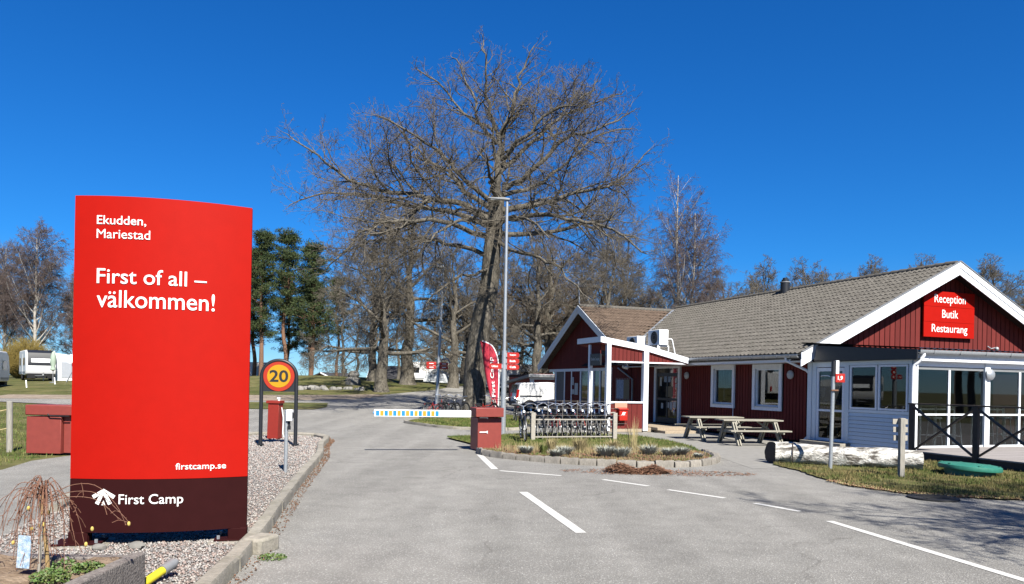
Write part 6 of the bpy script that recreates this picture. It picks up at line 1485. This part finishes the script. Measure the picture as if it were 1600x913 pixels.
oE = bare_tree(34, 12.5, 4.8, .32, 3.5, 1.15, .06, tw=m_twig_red, label='reddish brown leafless tree far behind the far lamp pole', loc=(-7.0, 92), nl=12)
for i, (x, y, s, rz, lb) in enumerate(((-4.6, 96, 1.0, 1, 'reddish leafless tree in the far row, left of the great oak trunk'), (-1.9, 88, .95, 2, 'reddish leafless tree in the far row, directly behind the great oak trunk'), (1.2, 95, 1.05, 3, 'reddish leafless tree in the far row, behind the street lamp'),
        (4.5, 90, 1.1, 4, 'reddish leafless tree in the far row, behind the white van'), (8.5, 96, 1.2, 5, 'reddish leafless tree in the far row, behind the cross gable'), (-10.5, 101, 1.05, 2.5, 'reddish leafless tree in the far row, behind the tall oak trunk'), (12.5, 84, 1.1, 1.6, 'reddish leafless tree in the far row, left of the birch trunk'))):
    again(oE, x, y, s, rz, lb)
oF = bare_tree(36, 12.5, 3.6, .2, 4.5, .95, .09, label='slim leafless tree standing in the gap of sky left of the crooked oak', loc=(-19.8, 88), nl=9)
again(oF, -18.5, 90, 1.0, 2.2, 'slim leafless tree in the sky gap, second from the left'); again(oF, -15.3, 84, .95, 4.0, 'slim leafless tree just left of the crooked oak trunk', G2); again(oF, -14.0, 92, 1.1, 1.0, 'slim leafless tree hidden partly by the crooked oak trunk')
for src, x, y, s, rz, lb in ((oB, -13.0, 70, .9, 3.6, 'leafless tree left behind the crooked oak'), (oB, -5.2, 66, .95, 4.6, 'leafless tree between the tall oak trunk and the great oak'), (oC, 12.6, 70, .6, 4.0, 'leafless tree right behind the brown roof, next to the birch'),
        (oB, -1.0, 72, 1.05, 5.2, 'leafless tree directly behind the great oak trunk'), (oD, 3.8, 78, .95, .3, 'leafless tree behind the white van, deeper in the grove'), (oE, -16.5, 98, 1.05, 2.8, 'reddish leafless tree behind the slim trees in the sky gap'), (oB, 7.3, 58, .9, .7, 'leafless tree close behind the cross gable, its twigs over the brown roof')):
    again(src, x, y, s, rz, lb)
# row of oaks beyond the building
oG = bare_tree(37, 13.0, 6.2, .42, 3.2, 1.25, .04, label='leafless oak beyond the roof, first to the right of the birch', loc=(25.0, 78), nl=12, tw=m_twig)
for x, y, s, rz, lb in ((31, 80, 1.16, 1.2, 'leafless oak beyond the roof, just left of the chimney flue'), (38.2, 80, 1.18, 2.4, 'leafless oak beyond the roof, just right of the chimney flue'), (43.5, 80, 1.18, 3.3, 'leafless oak beyond the middle of the main roof'),
        (50.5, 82, 1.22, 4.4, 'leafless oak beyond the ridge, left of the white gable peak'), (60.5, 80, 1.22, 5.2, 'leafless oak right of the white gable peak'), (66, 78, 1.12, .4, 'leafless oak at the right edge of the photo'), (20.5, 74, 1.0, .9, 'leafless oak close behind the birch trunk'), (28, 84, 1.2, 2.9, 'leafless oak beyond the roof, second to the right of the birch'), (35, 86, 1.2, .2, 'leafless oak directly behind the chimney flue, farther back'), (41.5, 88, 1.25, 5.0, 'leafless oak beyond the roof, deeper behind the ridge right of the flue'), (47.5, 87, 1.28, 1.9, 'leafless oak beyond the roof, midway between flue and gable peak'), (56, 88, 1.3, 2.2, 'leafless oak hidden mostly by the white gable peak'), (67, 90, 1.25, 3.9, 'leafless oak at the right edge, farther back')):
    again(oG, x, y, s, rz, lb)
# birches
def birch(seed, h_, r0, label, loc, twins=1, spread=2.6, minr=.008, dens=1):
    L = (loc[0], loc[1], H(loc[0], loc[1])); t = thing('birch_tree', label, 'tree', L); rg = random.Random(seed)
    g = Grower(seed, {0: 7, 1: 5, 2: 5, 3: 5}, {0: .07, 1: .12, 2: .14, 3: .12}, {0: .06, 1: -.02, 2: -.09, 3: -.2}, {1: int(9*dens), 2: 6, 3: 6}, {1: (20, 45), 2: (20, 50), 3: (15, 55)}, {1: .42, 2: .5, 3: .6}, {1: .45, 2: .5, 3: .6}, 3, minr, .2)
    T = []; g.ref = {2: 1.15, 3: .6}
    for j in range(twins):
        lx = (j-(twins-1)/2)*1.4; hh = h_*(1-.16*j)
        tp = spline([Vector((lx*min(1, .25+(i/7)), rg.gauss(0, .08), hh*i/7)) for i in range(8)], 3); rd = radii(tp, r0*(1-.2*j), .025); T.append((tp, rd))
        nb = int(24*dens)
        for k in range(nb):
            f = .22+.74*k/nb; i = int(f*(len(tp)-1)); a = k*2.4+rg.uniform(-.4, .4); el = math.radians(rg.uniform(45, 68)); Lb = spread*(1.25-f)*rg.uniform(.8, 1.2)+.5
            g.branch(tp[i], Vector((math.cos(a)*math.cos(el), math.sin(a)*math.cos(el), math.sin(el))), Lb*1.35, rd[i]*.4, 0)
    o = finish_tree(t, g, T, m_birch, m_birchtwig, split=0)
    return t
bR = birch(51, 18.3, .22, 'tall slender leafless birch with white trunks behind the roof valley', (13.6, 60), twins=2, spread=3.5, dens=1.3, minr=.0085)
bL = birch(52, 19.5, .27, 'tallest leafless birch at the far left behind the caravans', (-62, 98), spread=5.2, dens=1.5, minr=.014)
for x, y, s, rz, lb in ((-70, 104, .92, 1, 'leafless birch at the left edge of the photo'), (-57.5, 102, .78, 2, 'leafless birch just left of the tall red sign, farther one'), (-53.5, 96, .72, 3.2, 'leafless birch just left of the tall red sign, nearer one'), (-66, 96, .7, 4, 'smaller leafless birch left of the tallest far birch'), (-74, 98, .85, 5, 'leafless birch outside the left edge'), (-60, 108, .85, .5, 'leafless birch behind the yellowish bush')):
    again(bL, x, y, s, rz, lb, 'birches behind the caravans')
for x, y, s, rz, lb in ((-64, 112, 1.0, .4, 'reddish leafless tree deep behind the white caravan'), (-72, 114, 1.1, 1.4, 'reddish leafless tree deep behind the grey caravan'), (-56, 114, 1.0, 2.4, 'reddish leafless tree deep behind, next to the red sign'), (-49, 108, .95, 3.4, 'reddish leafless tree hidden mostly by the red sign')):
    again(oE, x, y, s, rz, lb)
# pines
def pine(seed, h_, r0, cb, spread, label, loc, nb=46):
    L = (loc[0], loc[1], H(loc[0], loc[1])); t = thing('pine_tree', label, 'tree', L); rg = random.Random(seed)
    tp = spline([Vector((rg.gauss(0, .15)*(i > 0), rg.gauss(0, .15)*(i > 0), h_*i/6)) for i in range(7)], 3); rd = radii(tp, r0, .05)
    br = []; cl = []
    for k in range(nb):
        f = (cb+(1-cb)*(k/nb)**.9); i = min(int(f*(len(tp)-1)), len(tp)-2); a = k*2.4+rg.uniform(-.5, .5); g_ = (f-cb)/(1-cb)
        Lb = spread*(.18+.82*min(1, (1-g_)*1.5))*(.55+.45*min(1, g_*3+.3))*rg.uniform(.5, 1.12); el = math.radians(rg.uniform(-8, 22)+25*g_)
        d = Vector((math.cos(a)*math.cos(el), math.sin(a)*math.cos(el), math.sin(el))); p0 = tp[i].lerp(tp[i+1], rg.random()); p = [p0]
        for q in range(4): d = (d+Vector((rg.gauss(0, .15), rg.gauss(0, .15), rg.gauss(.04, .12)))).normalized(); p.append(p[-1]+d*Lb/4)
        br.append((p, radii(p, rd[i]*.3, .015)))
        for q in range(2, 5):
            for _ in range(2): cl.append((p[q]+Vector((rg.gauss(0, .35), rg.gauss(0, .35), rg.gauss(.08, .18))), rg.uniform(.35, .62)))
        for _ in range(3):
            s_ = p[rg.randint(1, 3)]; e = s_+Vector((rg.uniform(-1, 1), rg.uniform(-1, 1), rg.uniform(0, .4))); br.append(([s_, s_.lerp(e, .5), e], [.02, .015, .008])); cl.append((e, rg.uniform(.3, .5)))
    for k in range(9): cl.append((tp[-1]+Vector((rg.gauss(0, .3), rg.gauss(0, .3), rg.uniform(-.8, .15))), .4))
    ds = []
    for k in range(10):   # dead stubs below the crown
        i = rg.randint(4, int(cb*(len(tp)-1))+1) if int(cb*(len(tp)-1))+1 > 4 else 4; a = rg.uniform(0, 6.28); p0 = tp[i]; e = p0+Vector((math.cos(a), math.sin(a), rg.uniform(-.1, .3)))*rg.uniform(.4, 1.3); br.append(([p0, p0.lerp(e, .5), e], [.03, .02, .008]))
    part('trunk', tubes_mesh('trunk', [(tp, rd)], 10), m_pinebark, t, local=True); part('branches', tubes_mesh('branches', [x for x in br if len(x[0]) == 5] or br, 5), m_pinebark, t, kind='stuff', local=True)
    part('branchlets', tubes_mesh('branchlets', [x for x in br if len(x[0]) == 3], 4), m_pinebark, t, kind='stuff', local=True)
    r_ = np.random.RandomState(seed); nq = 46; Cn = np.array([tuple(c) for c, s in cl]); Sn = np.array([s for c, s in cl]); N = len(cl)
    u = r_.normal(size=(N, nq, 3)); u /= np.linalg.norm(u, axis=2, keepdims=True); pos = Cn[:, None]+u*(Sn[:, None, None]*r_.uniform(.3, 1, (N, nq, 1)))*np.array([1, 1, .55])
    dr = u+r_.normal(size=(N, nq, 3))*.5+np.array([0, 0, .35]); dr /= np.linalg.norm(dr, axis=2, keepdims=True); sd_ = np.cross(dr, r_.normal(size=(N, nq, 3))); sd_ /= np.linalg.norm(sd_, axis=2, keepdims=True)
    V = np.stack([pos-sd_*.035, pos+sd_*.035, pos+dr*.24], 2).reshape(-1, 3)
    part('crown', np_mesh('crown', V, np.arange(len(V)).reshape(-1, 3), 3), m_needle, t, kind='stuff', local=True)
    return t
p1 = pine(61, 16.4, .28, .28, 3.0, 'tall dark pine right beside the red sign, first of the pine group', (-28.6, 86), 60)
p2 = pine(62, 16.4, .27, .45, 2.6, 'tall pine with a bare reddish trunk, second of the pine group', (-26.2, 87), 46)
p3 = pine(63, 14.2, .28, .25, 3.4, 'broad dark pine at the right end of the pine group', (-22.4, 84), 62)
for s_, x, y, sc_, rz, lb in ((p1, -31.5, 92, .95, 1.2, 'dark pine hidden mostly behind the red sign edge'), (p3, -24.6, 92, .85, 2.2, 'lower dark pine between the two tall ones'), (p2, -20.9, 90, .72, 3.0, 'short pine with drooping side, at the right of the pine group'), (p1, -28.6, 96, .8, 4.0, 'small dark pine behind the pine pair'), (p1, -34, 88, 1.0, 4.4, 'dark pine hidden behind the red sign')):
    again(s_, x, y, sc_, rz, lb, 'pines beyond the grass bank')
p4 = again(p3, 64, 74, .8, 1.0, 'brownish conifer behind the right end of the gable', 'pines beyond the grass bank')
# willow bush behind the caravans
def bush(loc, R_, h_, n, label):
    L = (loc[0], loc[1], H(*loc)); t = thing('willow_bush', label, 'bush', L); rg = random.Random(5); pl = []
    for i in range(n):
        a = rg.uniform(0, 6.28); q = rg.random()**.6; e = Vector((R_*q*math.cos(a), R_*.7*q*math.sin(a), h_*math.sqrt(max(.05, 1-q*q*.85))*rg.uniform(.55, 1))); b = Vector((e.x*.25, e.y*.25, 0))
        m_ = b.lerp(e, .55)+Vector((rg.gauss(0, .1), rg.gauss(0, .1), .25)); pl.append(([b, m_, e], [.03, .02, .012]))
        for _ in range(4):
            s_ = b.lerp(e, rg.uniform(.4, 1)); e2 = s_+Vector((rg.gauss(0, .3), rg.gauss(0, .3), rg.uniform(.1, .6))); pl.append(([s_, s_.lerp(e2, .5), e2], [.016, .012, .008]))
    part('stems', tubes_mesh('stems', pl, 3), m_bushy, t, kind='stuff', local=True)
bush((-49.6, 77), 3.3, 4.4, 1500, 'rounded yellow brown leafless bush behind the white caravan')
# tree outside the frame whose thin shadow falls on the right-hand asphalt
again(oB, 10.9, 3.6, .72, 1.0, 'leafless tree beside the car park outside the right edge', None)

sheet('grass_patch', smooth_closed([(9.6, 2.6), (10.8, 2.2), (12.2, 2.8), (12.6, 4.2), (11.4, 5.2), (10.0, 4.8)], 4), .02, m_grassbase, cut=False)
# evergreens added outside the frame so the veranda glass mirrors something dark
for i, (x, y, s_) in enumerate(((46, -22, .9), (48, -14, 1.0), (47, -6, .85), (49, 1, 1.0), (47, 8, .9), (50, 14, 1.05), (52, 21, .95), (51, 28, .9), (43, -30, 1.0), (56, 4, 1.1), (57, 12, 1.1), (55, -10, 1.1))):
    again(p1 if i % 2 else p3, x, y, s_, i*1.3, ORD[i]+' added evergreen, counted from the near end, outside the right edge of the photo', 'added evergreens outside the right edge')
